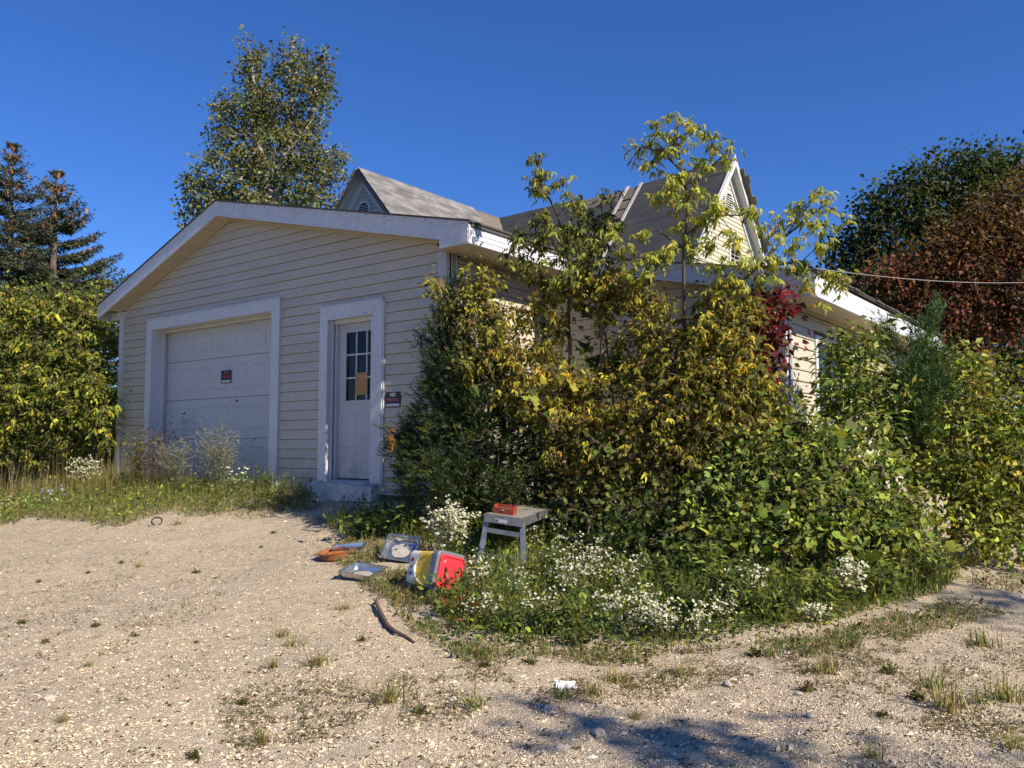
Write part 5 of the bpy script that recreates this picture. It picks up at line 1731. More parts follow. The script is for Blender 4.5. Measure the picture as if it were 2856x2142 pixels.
g_.add(*blades(P, Hh, 0.0055, 0.75, C))
X, Y, P = scatter(patch, 5200)
Tq = P + np.array([0, 0, 1.0]) * (0.03 + 0.15 * rng.random((len(X), 1)) * smooth((1800 - Y) / 120)[:, None])
g_.add(*cluster_leaves(Tq, 4, 0.045, 'ovate', 0.042, 0.018, [GREEN, LGREEN, DGREEN, YGREEN], [4, 3, 3, 2], 0.25, 0.05, 0.55))
# reddened low leaves near the pail
X, Y, P = scatter([(1240, 1700), (1360, 1690), (1380, 1740), (1270, 1760)], 60)
g_.add(*cluster_leaves(P + (0, 0, 0.05), 4, 0.03, 'ovate', 0.04, 0.02, [RED, RUST, (0.15, 0.05, 0.03)], None, 0.2, 0.1, 0.6))
tag(g_.build('rough_grass', M['grass']), 'rough green grass and herbs round the junk below the thicket', 'grass', None, 'stuff')

# thin trampled grass at the edge of the gravel
g_ = Geo()
thin = [(560, 1420), (890, 1400), (960, 1470), (1060, 1500), (1200, 1560), (1190, 1640), (1250, 1740), (1300, 1800), (1560, 1815), (1960, 1815), (2300, 1770), (2640, 1680), (2720, 1620), (2856, 1600), (2856, 1700), (2500, 1800), (2100, 1850), (1700, 1860), (1300, 1850), (1150, 1760), (1060, 1660), (940, 1620), (930, 1500), (850, 1450), (600, 1450)]
X, Y, P = scatter(thin, 7000)
Xb, Yb, Pb = scatter([(920, 1500), (1060, 1490), (1230, 1560), (1240, 1700), (1150, 1700), (1040, 1660), (960, 1600)], 2600)
P = np.concatenate([P, Pb])
P = P[off_junk(P)]
clus = np.sin(P[:, 0] * 3.1 + 1.0) * np.sin(P[:, 1] * 3.7) + 0.7 * np.sin(P[:, 0] * 7.3) * np.sin(P[:, 1] * 6.1 + 2)
k_ = clus > -0.15
P = P[k_]
g_.add(*blades(P, 0.035 + 0.06 * rng.random(len(P)), 0.0055, 0.9, palette(len(P), GCOL + [(0.16, 0.10, 0.06)], [3, 3, 3, 2.5, 2])))
g_.add(*cluster_leaves(P[::4] + (0, 0, 0.015), 3, 0.025, 'ovate', 0.028, 0.014, [GREEN, OLIVE, BROWN], [3, 3, 2], 0.2, 0.05, 0.7))
tag(g_.build('thin_grass', M['grass']), 'thin trampled grass creeping over the gravel edge', 'grass', None, 'stuff')

# loose stones and litter on the gravel
g_ = Geo()
gravel_area = [(-80, 1430), (900, 1400), (960, 1520), (1180, 1640), (1300, 1780), (1900, 1800), (2500, 1700), (2940, 1600), (2940, 2230), (-80, 2230)]
X, Y, P = scatter(gravel_area, 40000)
n = len(P)
oct_ = np.array([[1, 0, 0], [0.1, 1, 0.1], [-1, 0.1, 0], [0, -1, -0.1], [0.1, 0.1, 1], [0, 0, -1.0]])
of = np.array([(0, 1, 4), (1, 2, 4), (2, 3, 4), (3, 0, 4), (1, 0, 5), (2, 1, 5), (3, 2, 5), (0, 3, 5)])
size = 0.0043 * np.exp(rng.normal(0.05, 0.45, n))
size = np.minimum(size, 0.020)
a = rng.random(n) * 6.283
ca, sa = np.cos(a), np.sin(a)
jit = 1 + rng.normal(0, 0.25, (n, 6, 3))
sc = np.stack([size * rng.uniform(0.8, 1.5, n), size * rng.uniform(0.7, 1.1, n), size * rng.uniform(0.45, 0.8, n)], 1)
V = oct_[None] * jit * sc[:, None, :]
Vx = V[..., 0] * ca[:, None] - V[..., 1] * sa[:, None]
Vy = V[..., 0] * sa[:, None] + V[..., 1] * ca[:, None]
V = np.stack([Vx, Vy, V[..., 2]], -1) + P[:, None, :] + np.array([0, 0, 0.2]) * size[:, None, None]
T_ = (of[None] + (np.arange(n) * 6)[:, None, None]).reshape(-1, 3)
C = palette(n, [(0.66, 0.55, 0.40), (0.60, 0.48, 0.33), (0.74, 0.65, 0.51), (0.46, 0.38, 0.28), (0.66, 0.52, 0.37), (0.32, 0.27, 0.21)], [4, 6, 0.35, 3, 4, 0.9], 0.10)
g_.add(V.reshape(-1, 3), T_, np.repeat(C, 6, 0))
tag(g_.build('gravel', M['stone'], flat=True), 'loose pale gravel stones strewn over the yard', 'gravel', None, 'stuff')

g_ = Geo()
X, Y, P = scatter(gravel_area, 5200)
clus = np.sin(P[:, 0] * 2.3 + 0.4) * np.sin(P[:, 1] * 2.9 + 1.1) + 0.8 * np.sin(P[:, 0] * 5.9 + 2) * np.sin(P[:, 1] * 5.2)
P = P[(clus > 0.12) | (rng.random(len(P)) < 0.22)]
n = len(P)
D = rng.normal(0, 1, (n, 3)) * np.array([1, 1, 0.12])
g_.add(*leaves('strip', P + (0, 0, 0.008), D, np.repeat([[0, 0, 1.0]], n, 0) + rng.normal(0, 0.3, (n, 3)), 0.035 * np.exp(rng.normal(0, 0.5, n)), 0.004, palette(n, [(0.14, 0.09, 0.055), (0.10, 0.065, 0.045), (0.25, 0.18, 0.10), (0.09, 0.10, 0.04), (0.17, 0.08, 0.06)], [4, 3, 3, 2, 2], 0.2)))
X, Y, P2 = scatter(gravel_area, 900)
n = len(P2)
g_.add(*leaves('ovate', P2 + (0, 0, 0.008), rng.normal(0, 1, (n, 3)) * np.array([1, 1, 0.1]), np.repeat([[0, 0, 1.0]], n, 0) + rng.normal(0, 0.35, (n, 3)), 0.028, 0.015, palette(n, [BROWN, (0.10, 0.07, 0.045), OLIVE], None, 0.2)))
tag(g_.build('plant_litter', M['leaf']), 'dead stems and small leaves lying on the gravel', 'litter', None, 'stuff')

# flat mats of dying weeds in the gravel
g_ = Geo()
for poly, m_ in (([(600, 1880), (1000, 1830), (1330, 1900), (1300, 2060), (1000, 2142), (620, 2080)], 3600), ([(2200, 1840), (2560, 1800), (2900, 1770), (2900, 2080), (2560, 2040), (2300, 1950)], 3400), ([(1150, 1800), (1700, 1830), (2300, 1790), (2560, 1740), (2500, 1850), (1900, 1930), (1300, 1900)], 4200), ([(0, 1560), (700, 1520), (760, 1640), (300, 1830), (0, 1830)], 2600), ([(1450, 1900), (1850, 1880), (1900, 2000), (1500, 2020)], 1200)):
    X, Y, P = scatter(poly, m_)
    cl_ = np.sin(P[:, 0] * 4.3 + 1.3) * np.sin(P[:, 1] * 3.9 + 0.3) + 0.8 * np.sin(P[:, 0] * 9.1 + P[:, 1] * 3) * np.sin(P[:, 1] * 8.3 + 1) + 0.5 * np.sin(P[:, 0] * 17 + 2) * np.sin(P[:, 1] * 19)
    P = P[cl_ > 0.05]
    n = len(P)
    g_.add(*blades(P, 0.012 + 0.032 * rng.random(n) ** 2, 0.004, 1.3, palette(n, [(0.17, 0.13, 0.07), (0.14, 0.14, 0.05), STRAW, (0.20, 0.12, 0.08), (0.10, 0.12, 0.04)], [4, 3, 3, 2, 2])))
    g_.add(*leaves('ovate', P + (0, 0, 0.006), rng.normal(0, 1, (n, 3)) * np.array([1, 1, 0.2]), rng.normal(0, 0.4, (n, 3)) + np.array([0, 0, 1.0]), 0.016 * np.exp(rng.normal(0, 0.3, n)), 0.008, palette(n, [(0.12, 0.13, 0.045), (0.17, 0.11, 0.06), (0.09, 0.11, 0.035)])))
tag(g_.build('weed_mat', M['grass']), 'thin mats of dying low weeds spread over the gravel', 'weeds', None, 'stuff')

# single tufts in the gravel
def tuft_mesh(kind):
    n = {'green': 46, 'straw': 60, 'low': 40}[kind]
    P0 = np.concatenate([rng.normal(0, 0.022 if kind != 'low' else 0.007, (n, 2)), np.zeros((n, 1))], 1)
    cols = {'green': ([(0.13, 0.17, 0.04), (0.20, 0.21, 0.06), STRAW], [4, 3, 1]), 'straw': ([STRAW, (0.30, 0.26, 0.09), (0.20, 0.20, 0.06)], [4, 3, 2]), 'low': ([(0.10, 0.12, 0.04), (0.14, 0.13, 0.05), (0.15, 0.10, 0.06)], [4, 3, 3])}[kind]
    gg = Geo()
    gg.add(*blades(P0, {'green': 0.075, 'straw': 0.085, 'low': 0.022}[kind] * rng.uniform(0.6, 1.3, n), 0.0045, 0.95, palette(n, *cols)))
    if kind == 'low':
        gg.add(*cluster_leaves(P0 + (0, 0, 0.006), 2, 0.008, 'ovate', 0.013, 0.007, [GREEN, OLIVE, (0.13, 0.08, 0.05)], [3, 3, 2], 0.2, 0.0, 0.8))
    return gg


protos = {}
for kd in ('green', 'straw', 'low'):
    protos[kd] = [tuft_mesh(kd) for _ in range(3)]
TUFTS = [(339, 1572, 'low', 1.2), (389, 1581, 'straw', .8), (547, 1599, 'low', 1.5), (244, 1599, 'low', 1.0), (108, 1624, 'low', .9), (267, 1748, 'low', 1.2), (63, 1739, 'low', 1.3), (126, 1793, 'low', 1), (375, 1777, 'low', 1.1), (547, 1793, 'low', .8), (249, 1861, 'green', .7), (786, 1777, 'straw', 1.1), (818, 1802, 'green', 1.1), (764, 1861, 'green', 1.0), (886, 1857, 'straw', 1.4),
         (764, 1488, 'low', 1.2), (728, 1527, 'low', .8), (495, 1465, 'straw', 1.2), (601, 1615, 'low', .7), (723, 2078, 'straw', 1.0), (542, 2119, 'low', 1.4), (678, 1965, 'low', 1.3), (172, 2019, 'straw', .7), (1086, 1961, 'straw', 2.2), (1325, 1974, 'green', 1.5), (1565, 1952, 'green', 1.4), (1714, 1906, 'straw', 1.6), (1655, 1938, 'straw', 1.3), (1172, 1992, 'low', 1.6), (1769, 2006, 'straw', .8),
         (2145, 1825, 'green', 1.6), (2110, 1830, 'low', 2.0), (1901, 1884, 'straw', 1.4), (2308, 1879, 'straw', 1.6), (2602, 1920, 'green', 1.8), (2560, 1950, 'low', 2.2), (2647, 1983, 'straw', 2.0), (2738, 1802, 'green', 1.9), (2805, 1956, 'straw', 1.9), (2457, 2001, 'low', 1.3), (2440, 2119, 'green', 1.0), (2828, 2087, 'straw', 1.4), (2720, 1960, 'green', 1.6), (2250, 1925, 'low', 1.7), (1480, 1850, 'low', 1.6), (1350, 1860, 'low', 1.5), (1010, 1790, 'low', 1.2), (960, 1700, 'straw', 1.0), (2480, 1880, 'low', 1.8)]
TL = {'green': 'small green grass tuft sprouting from the bare gravel', 'straw': 'dry straw coloured grass tuft in the bare gravel', 'low': 'low flat weed hugging the bare gravel'}
done = {}
for i, (px, py, kd, s) in enumerate(TUFTS):
    v = i % 3
    p = at(px, py)
    if (kd, v) not in done:
        o = protos[kd][v].build({'green': 'grass_tuft', 'straw': 'dry_grass_tuft', 'low': 'low_weed'}[kd], M['grass'])
        done[(kd, v)] = o
    else:
        o = done[(kd, v)].copy()
        col.objects.link(o)
    o.location = tuple(p)
    o.scale = (s, s, s * rng.uniform(0.8, 1.1))
    o.rotation_euler = (0, 0, rng.random() * 6.28)
    tag(o, TL[kd], 'grass tuft' if kd != 'low' else 'weed', {'green': 'green tufts in the gravel', 'straw': 'dry tufts in the gravel', 'low': 'low weeds in the gravel'}[kd])


# ------------------------------------------------------------------ flowering weeds
def blooms(P, Nn, r, cen, rim):
    n = len(P)
    Nn = unit(Nn)
    s = unit(np.cross(Nn, randdir(n)))
    u = np.cross(Nn, s)
    k_ = 10
    V = [P + Nn * (r * 0.12)[:, None]]
    for i in range(k_):
        a_ = 6.283 * i / k_
        rr = r * (1.0 if i % 2 else 0.72)
        V.append(P + (s * math.cos(a_) + u * math.sin(a_)) * rr[:, None] + Nn * (r * 0.2)[:, None])
    V = np.stack(V, 1)
    f = np.array([(0, i, i % k_ + 1) for i in range(1, k_ + 1)])
    T_ = (f[None] + (np.arange(n) * (k_ + 1))[:, None, None]).reshape(-1, 3)
    C = np.broadcast_to(np.array(rim), (n, k_ + 1, 3)).copy()
    C[:, 0] = cen
    return V.reshape(-1, 3), T_, C.reshape(-1, 3)


def weed(name, label, cat, px, py, h, w, nst, bloom=None, leafcols=(GREEN, LGREEN, YGREEN), leafL=0.035, stemc=(0.10, 0.12, 0.05), group=None, nb=5, r=0.010, lw=0.35, lpn=9, twigs=4):
    p = at(px, py) if py is not None else near_wall(*px)
    t = empty(name, p)
    tag(t, label, cat, group)
    A, B, R_ = [], [], []
    tips, lp = [], []
    for i in range(nst):
        a_ = rng.random() * 6.283
        base = p + np.array([math.cos(a_), math.sin(a_), 0]) * w * 0.25 * rng.random()
        base[2] = float(ground_z(base[0], base[1])) - 0.01
        out = np.array([math.cos(a_), math.sin(a_), 0]) * w * rng.random() ** 0.6
        hh = h * rng.uniform(0.6, 1.05)
        prev = base
        for q_ in (0.33, 0.66, 1.0):
            nxt = base + out * q_ ** 1.5 + np.array([0, 0, hh * q_]) + rng.normal(0, 0.008, 3)
            A.append(prev); B.append(nxt); R_.append(0.0028 * (1.2 - 0.8 * q_))
            for _ in range(lpn // 3):
                lp.append(prev + (nxt - prev) * rng.random())
            if q_ > 0.5:
                for _ in range(twigs):
                    st = prev + (nxt - prev) * rng.random()
                    tw = st + rng.normal(0, 1, 3) * np.array([0.05, 0.05, 0.02]) * (h / 0.4) + np.array([0, 0, 0.05 * h / 0.4])
                    A.append(st); B.append(tw); R_.append(0.0012)
                    tips.append(tw)
                    lp.append(tw + rng.normal(0, 0.01, 3))
            prev = nxt
        tips.append(prev)
    A, B, R_ = np.array(A), np.array(B), np.array(R_)
    gg = Geo()
    gg.add(*tubes(A, B, R_, R_ * 0.8, 4, stemc))
    gg.build('stems', M['bark'], t, kind='stuff')
    lp = np.array(lp)
    if leafcols is not None:
        n = len(lp)
        gg = Geo()
        gg.add(*leaves('lance', lp, rng.normal(0, 1, (n, 3)) * np.array([1, 1, 0.5]) + np.array([0, 0, 0.2]), rng.normal(0, 0.4, (n, 3)) + np.array([0, 0, 1.0]), leafL * np.exp(rng.normal(0, 0.3, n)), leafL * lw, palette(n, leafcols, None, 0.2)))
        gg.build('leaves', M['grass'], t, kind='stuff')
    if bloom:
        tips = np.array(tips)
        P_ = np.repeat(tips, nb, 0) + rng.normal(0, 0.016, (len(tips) * nb, 3)) * np.array([1, 1, 0.6])
        n = len(P_)
        gg = Geo()
        gg.add(*blooms(P_, rng.normal(0, 0.4, (n, 3)) + np.array([0.25, -0.3, 0.8]), r * np.exp(rng.normal(0, 0.2, n)), bloom[0], bloom[1]))
        gg.build('flowers', M['petal'], t, kind='stuff')
    return t


WHITE = ((0.55, 0.45, 0.12), (0.80, 0.80, 0.78))
weed('aster_plant', 'large white aster bush blooming between the trays and the work platform', 'flower', 1262, 1568, 0.50, 0.20, 26, WHITE, nb=3, r=0.011)
weed('aster_plant', 'white aster bush behind the large one, shaded by the juniper', 'flower', 1215, 1500, 0.34, 0.16, 12, WHITE, nb=2, r=0.010)
AS = [(1440, 1690, .24, .12, 8, 'white aster plant in front of the platform legs'), (1330, 1668, .30, .12, 8, 'white aster plant growing against the red lid of the pail'), (1345, 1745, .22, .16, 7, 'white aster plant beside the reddened low leaves'),
      (1505, 1748, .24, .12, 7, 'short white aster right behind the plastic bag'), (1590, 1695, .42, .20, 17, None), (1645, 1665, .46, .18, 15, None), (1745, 1690, .38, .14, 9, None), (1790, 1778, .30, .22, 15, None), (1855, 1792, .24, .18, 9, None), (1935, 1780, .24, .14, 7, None), (1690, 1760, .26, .16, 8, None), (2010, 1745, .24, .14, 6, None)]
for (px, py, h, w, ns_, lab) in AS:
    weed('aster_plant', lab or 'white aster plant flowering in the rough grass by the gravel edge', 'flower', px, py, h, w, ns_, WHITE, group='white asters in the rough grass', nb=2, r=0.0085, twigs=4, leafL=0.028)
for (px, py, h, w, ns_, lL, cc) in ((1545, 1640, .34, .16, 10, .07, (GREEN, LGREEN)), (1560, 1770, .20, .22, 10, .06, (GREEN, OLIVE)), (1700, 1620, .50, .22, 12, .075, (GREEN, DGREEN, LGREEN)), (1800, 1600, .50, .24, 12, .07, (GREEN, DGREEN)), (1870, 1680, .40, .24, 12, .07, (GREEN, LGREEN)),
                                    (1940, 1650, .46, .24, 12, .075, (GREEN, LGREEN, YGREEN)), (2040, 1700, .34, .22, 12, .07, (LGREEN, GREEN)), (2160, 1730, .28, .22, 12, .06, (LGREEN, GREEN, YGREEN)), (2300, 1720, .30, .22, 12, .06, (LGREEN, YGREEN)), (2440, 1680, .32, .24, 12, .06, (LGREEN, OLIVE)), (2560, 1640, .30, .24, 12, .06, (OLIVE, LGREEN)),
                                    (1270, 1720, .18, .2, 9, .05, (GREEN, OLIVE)), (1420, 1760, .18, .22, 10, .05, (GREEN, LGREEN)), (1620, 1795, .14, .22, 9, .045, (GREEN, OLIVE)), (1900, 1740, .26, .22, 10, .06, (DGREEN, GREEN))):
    weed('leafy_weed', 'leafy green weed standing in the rough grass before the thicket', 'weed', px, py, h, w, ns_, None, cc, leafL=lL, lw=0.36, lpn=15, twigs=3, group='leafy weeds before the thicket')
weed('yarrow_plant', 'white flower cluster at the foot of the bramble mound', 'flower', 2095, 1690, .30, .10, 7, WHITE, nb=6, r=0.010)
weed('yarrow_plant', 'pair of white flower heads in front of the bramble leaves', 'flower', 2385, 1690, .34, .14, 8, WHITE, nb=6, r=0.010)
weed('yarrow_plant', 'small white flower cluster right at the gravel edge under the brambles', 'flower', 2275, 1740, .14, .08, 5, WHITE, nb=6, r=0.010)
weed('queen_annes_lace', 'flat white lacy flower head standing beside the platform leg', 'flower', 1475, 1560, .42, .05, 2, WHITE, nb=9, r=0.008, twigs=2)
weed('queen_annes_lace', 'white lacy flower head in the grass right of the platform', 'flower', 1556, 1570, .40, .05, 2, WHITE, nb=9, r=0.008, twigs=2)
weed('aster_plant', 'white flowering weed under the yellow shrub left of the garage', 'flower', (235, 0.55), None, .48, .28, 16, WHITE, nb=4, r=0.014, leafL=0.05)
weed('chicory_plant', 'pale blue chicory flowers in the grass strip', 'flower', 140, 1415, .30, .25, 8, ((0.3, 0.35, 0.6), (0.36, 0.40, 0.75)), nb=1, r=0.018, twigs=1)
weed('pale_weed', 'low pale flowering weed at the left end of the grass strip', 'flower', 30, 1430, .24, .3, 12, ((0.5, 0.4, 0.15), (0.62, 0.58, 0.42)), nb=2, r=0.010)
# dead and seeding weeds against the garage door
weed('dead_weed', 'brown dead weed stalks with dark seed heads beside the garage door', 'weed', (432, 0.35), None, 0.98, 0.42, 26, ((0.05, 0.035, 0.03), (0.09, 0.06, 0.05)), None, stemc=(0.20, 0.14, 0.10), nb=3, r=0.013, twigs=5)
weed('goldenrod_plant', 'yellow green goldenrod spike standing at the garage corner', 'weed', (388, 0.45), None, 0.80, 0.10, 9, ((0.35, 0.30, 0.04), (0.30, 0.28, 0.05)), (YGREEN, (0.32, 0.30, 0.06), LGREEN), leafL=0.075, nb=2, r=0.010, lpn=36)
weed('silver_weed', 'grey green feathery weed before the left of the garage door', 'weed', (490, 0.30), None, 0.72, 0.24, 24, ((0.22, 0.22, 0.15), (0.27, 0.27, 0.20)), ((0.16, 0.18, 0.11), (0.12, 0.14, 0.07)), leafL=0.035, stemc=(0.20, 0.20, 0.13), nb=3, r=0.008, lpn=15, twigs=6)
weed('silver_weed', 'tall grey green feathery weed before the middle of the garage door', 'weed', (612, 0.35), None, 0.88, 0.27, 32, ((0.23, 0.23, 0.15), (0.29, 0.28, 0.20)), ((0.17, 0.19, 0.10), (0.13, 0.15, 0.07)), leafL=0.038, stemc=(0.21, 0.20, 0.12), nb=3, r=0.008, lpn=15, twigs=6)
weed('daisy_weed', 'thin green weed with a few white flowers by the garage door', 'weed', (672, 0.40), None, 0.42, 0.22, 12, WHITE, nb=1, r=0.012, twigs=2)
weed('dock_weed', 'upright green weed at the right garage door trim', 'weed', (752, 0.30), None, 0.36, 0.12, 9, None, (LGREEN, YGREEN, OLIVE), leafL=0.05, lpn=18)
# broad herbs in front of the juniper
weed('broadleaf_herb', 'clump of broad green leaves in front of the door step', 'weed', 1010, 1500, 0.22, 0.30, 16, None, (GREEN, LGREEN, DGREEN), leafL=0.095, lw=0.42, lpn=9, twigs=2)
weed('broadleaf_herb', 'clump of broad green leaves below the juniper by the tilted tray', 'weed', 1120, 1495, 0.28, 0.30, 16, None, (GREEN, LGREEN, DGREEN), leafL=0.10, lw=0.42, lpn=9, twigs=2)
weed('broadleaf_herb', 'green leafy weed growing at the left leg of the platform', 'weed', 1335, 1510, 0.40, 0.16, 9, None, (GREEN, LGREEN), leafL=0.08, lw=0.5, lpn=12, twigs=2)
# ------------------------------------------------------------------ things lying about the yard
M['alu'] = worn('dull_aluminium', (0.36, 0.37, 0.38), (0.16, 0.155, 0.15), 0.45, (9, 9, 9), 0.8, 50, 0.01, 0.75)
M['foil'] = worn('foil_tray', (0.60, 0.60, 0.60), (0.25, 0.23, 0.20), 0.22, (9, 9, 9), 0.7, 60, 0.02, 0.9)
M['tread'] = worn('worn_tread', (0.30, 0.275, 0.24), (0.14, 0.12, 0.10), 0.7, (8, 2, 6), 0.8, 60, 0.02, 0.25)
M['red_paint'] = worn('scuffed_red_paint', (0.32, 0.055, 0.030), (0.18, 0.03, 0.02), 0.5, (12, 12, 12), 0.7, 60, 0.01)
M['rust'] = worn('rusty_iron', (0.27, 0.105, 0.045), (0.13, 0.055, 0.03), 0.85, (14, 14, 14), 0.9, 90, 0.04)
M['kibble'] = vcol_mat('kibble', 0.8)
M['yellow_pl'] = worn('yellow_plastic', (0.78, 0.50, 0.015), (0.60, 0.40, 0.03), 0.4, (6, 6, 6), 0.4, 60, 0.004)
M['white_pl'] = worn('white_plastic', (0.66, 0.64, 0.58), (0.45, 0.42, 0.36), 0.42, (6, 6, 6), 0.5, 60, 0.004)
M['grey_pl'] = worn('grey_plastic', (0.16, 0.17, 0.19), (0.10, 0.10, 0.11), 0.5, (6, 6, 6), 0.5, 60, 0.004)
M['red_pl'] = worn('red_plastic', (0.60, 0.035, 0.05), (0.45, 0.03, 0.04), 0.42, (6, 6, 6), 0.4, 60, 0.004)
M['wood_stick'] = worn('dead_branch', (0.15, 0.10, 0.065), (0.07, 0.045, 0.03), 0.9, (10, 10, 10), 0.9, 80, 0.05)
M['paper'] = worn('crumpled_paper', (0.74, 0.73, 0.70), (0.6, 0.58, 0.54), 0.8, (20, 20, 20), 0.4, 60, 0.01)
M['bag'] = worn('plastic_bag', (0.55, 0.62, 0.62), (0.40, 0.46, 0.46), 0.25, (20, 20, 20), 0.5, 60, 0.01)
M['sign_black'] = worn('sign_black', (0.02, 0.02, 0.024), (0.05, 0.05, 0.05), 0.5, (9, 9, 9), 0.4, 60, 0.004)
M['sign_red'] = plain('sign_red', (0.50, 0.04, 0.06), 0.6)
M['sign_faded'] = plain('sign_faded_pink', (0.42, 0.12, 0.20), 0.6)
M['sign_white'] = plain('sign_white', (0.60, 0.60, 0.60), 0.6)

# work platform standing in the weeds
FL, FR = pt(1358, 1432, 7.40), pt(1456, 1446, 7.24)
BR = pt(1584, 1398, 9.0)
wv = FL - FR
lv = BR - FR
Ll = np.linalg.norm(lv)
lu, wu = lv / Ll, wv / np.linalg.norm(wv)
nu = np.cross(wu, -lu)
nu = nu if nu[2] > 0 else -nu
base = (FL + FR + lv) / 2
wp = empty('work_platform', (base[0], base[1], float(ground_z(base[0], base[1]))))
tag(wp, 'grey aluminium folding work platform standing in the weeds', 'platform')
Wd = np.linalg.norm(wv)
# deck of ribbed planks
npl = 5
for i in range(npl):
    a, b_ = FR + wv * (i + 0.06) / npl, FR + wv * (i + 0.94) / npl
    MB().prism([a, a + lv, b_ + lv, b_], -nu * 0.012).build('deck_plank', M['tread'], wp)
MB().bar(FR - nu * 0.035 - wu * 0.008, FR + lv - nu * 0.035 - wu * 0.008, 0.016, 0.070, nu).build('side_rail', M['alu'], wp)
MB().bar(FL - nu * 0.035 + wu * 0.008, FL + lv - nu * 0.035 + wu * 0.008, 0.016, 0.070, nu).build('side_rail', M['alu'], wp)
MB().bar(FR - nu * 0.035 - lu * 0.010 - wu * 0.016, FL - nu * 0.035 - lu * 0.010 + wu * 0.016, 0.018, 0.072, nu).build('end_rail', M['alu'], wp)
MB().bar(FR + lv - nu * 0.035 + lu * 0.010, FL + lv - nu * 0.035 + lu * 0.010, 0.018, 0.072, nu).build('end_rail', M['alu'], wp)
for e, end in ((-1, np.zeros(3)), (1, lv)):
    legs = []
    for s, c_ in ((-1, FR), (1, FL)):
        top = c_ + end - nu * 0.04 + lu * (-e) * 0.03
        ftx = top + wu * s * 0.055 + lu * e * 0.14
        ftx[2] = float(ground_z(ftx[0], ftx[1])) - 0.02
        MB().bar(top, ftx, 0.042, 0.026, lu).build('leg', M['alu'], wp)
        legs.append((top, ftx))
    for q_ in (0.22, 0.68):
        a = legs[0][0] * (1 - q_) + legs[0][1] * q_
        b_ = legs[1][0] * (1 - q_) + legs[1][1] * q_
        MB().bar(a, b_, 0.022, 0.040, nu).build('rung', M['alu'], wp)
lab0 = FL - nu * 0.03 - lu * 0.0205 - wu * 0.09
MB().prism([lab0, lab0 - wu * 0.12, lab0 - wu * 0.12 - nu * 0.03, lab0 - nu * 0.03], -lu * 0.001).build('maker_label', M['sign_white'], wp)
lab1 = lab0 - lu * 0.0012 - nu * 0.006 - wu * 0.008
MB().prism([lab1, lab1 - wu * 0.028, lab1 - wu * 0.028 - nu * 0.018, lab1 - nu * 0.018], -lu * 0.0008).build('label_print', M['red_paint'], wp)

# red drawer on the platform
c0 = FL - wu * 0.075 + lu * 0.10
bw, bd, bh, t_ = 0.20, 0.12, 0.075, 0.008
rb = empty('red_box', c0)
tag(rb, 'small open red wooden box sitting on the end of the platform', 'box')
ax, ay = -wu, lu
def rbx(a0, a1, d0, d1, z0, z1):
    o_ = c0
    return MB().prism([o_ + ax * a0 + ay * d0 + nu * z0, o_ + ax * a1 + ay * d0 + nu * z0, o_ + ax * a1 + ay * d1 + nu * z0, o_ + ax * a0 + ay * d1 + nu * z0], nu * (z1 - z0))
rbx(-0.05, -0.05 + bw, 0, bd, 0.0005, t_).build('bottom', M['red_paint'], rb)
rbx(-0.05, -0.05 + bw, 0, t_, t_ + 0.0005, bh * 0.72).build('front', M['red_paint'], rb)
rbx(-0.05, -0.05 + bw, bd - t_, bd, t_ + 0.0005, bh).build('back', M['red_paint'], rb)
rbx(-0.05, -0.05 + t_, t_ + 0.0005, bd - t_ - 0.0005, t_ + 0.0005, bh).build('side', M['red_paint'], rb)
rbx(-0.05 + bw - t_, -0.05 + bw, t_ + 0.0005, bd - t_ - 0.0005, t_ + 0.0005, bh).build('side', M['red_paint'], rb)
rbx(0.03, 0.06, -0.006, -0.0005, bh * 0.40, bh * 0.52).build('pull', M['pale_wood'], rb)
rbx(-0.04, -0.06 + bw, t_ + 0.001, bd - t_ - 0.001, bh * 0.5, bh * 0.56).build('inset_tray', worn('faded_tray', (0.42, 0.40, 0.30), (0.3, 0.27, 0.2), 0.7), rb)


def slope_matrix(p):
    """rotation that lays a thing flat on the sloping ground at p"""
    e = 0.15
    gx_ = float(ground_z(p[0] + e, p[1]) - ground_z(p[0] - e, p[1])) / (2 * e)
    gy_ = float(ground_z(p[0], p[1] + e) - ground_z(p[0], p[1] - e)) / (2 * e)
    n_ = Vector((-gx_, -gy_, 1.0)).normalized()
    return np.array(Vector((0, 0, 1)).rotation_difference(n_).to_matrix())


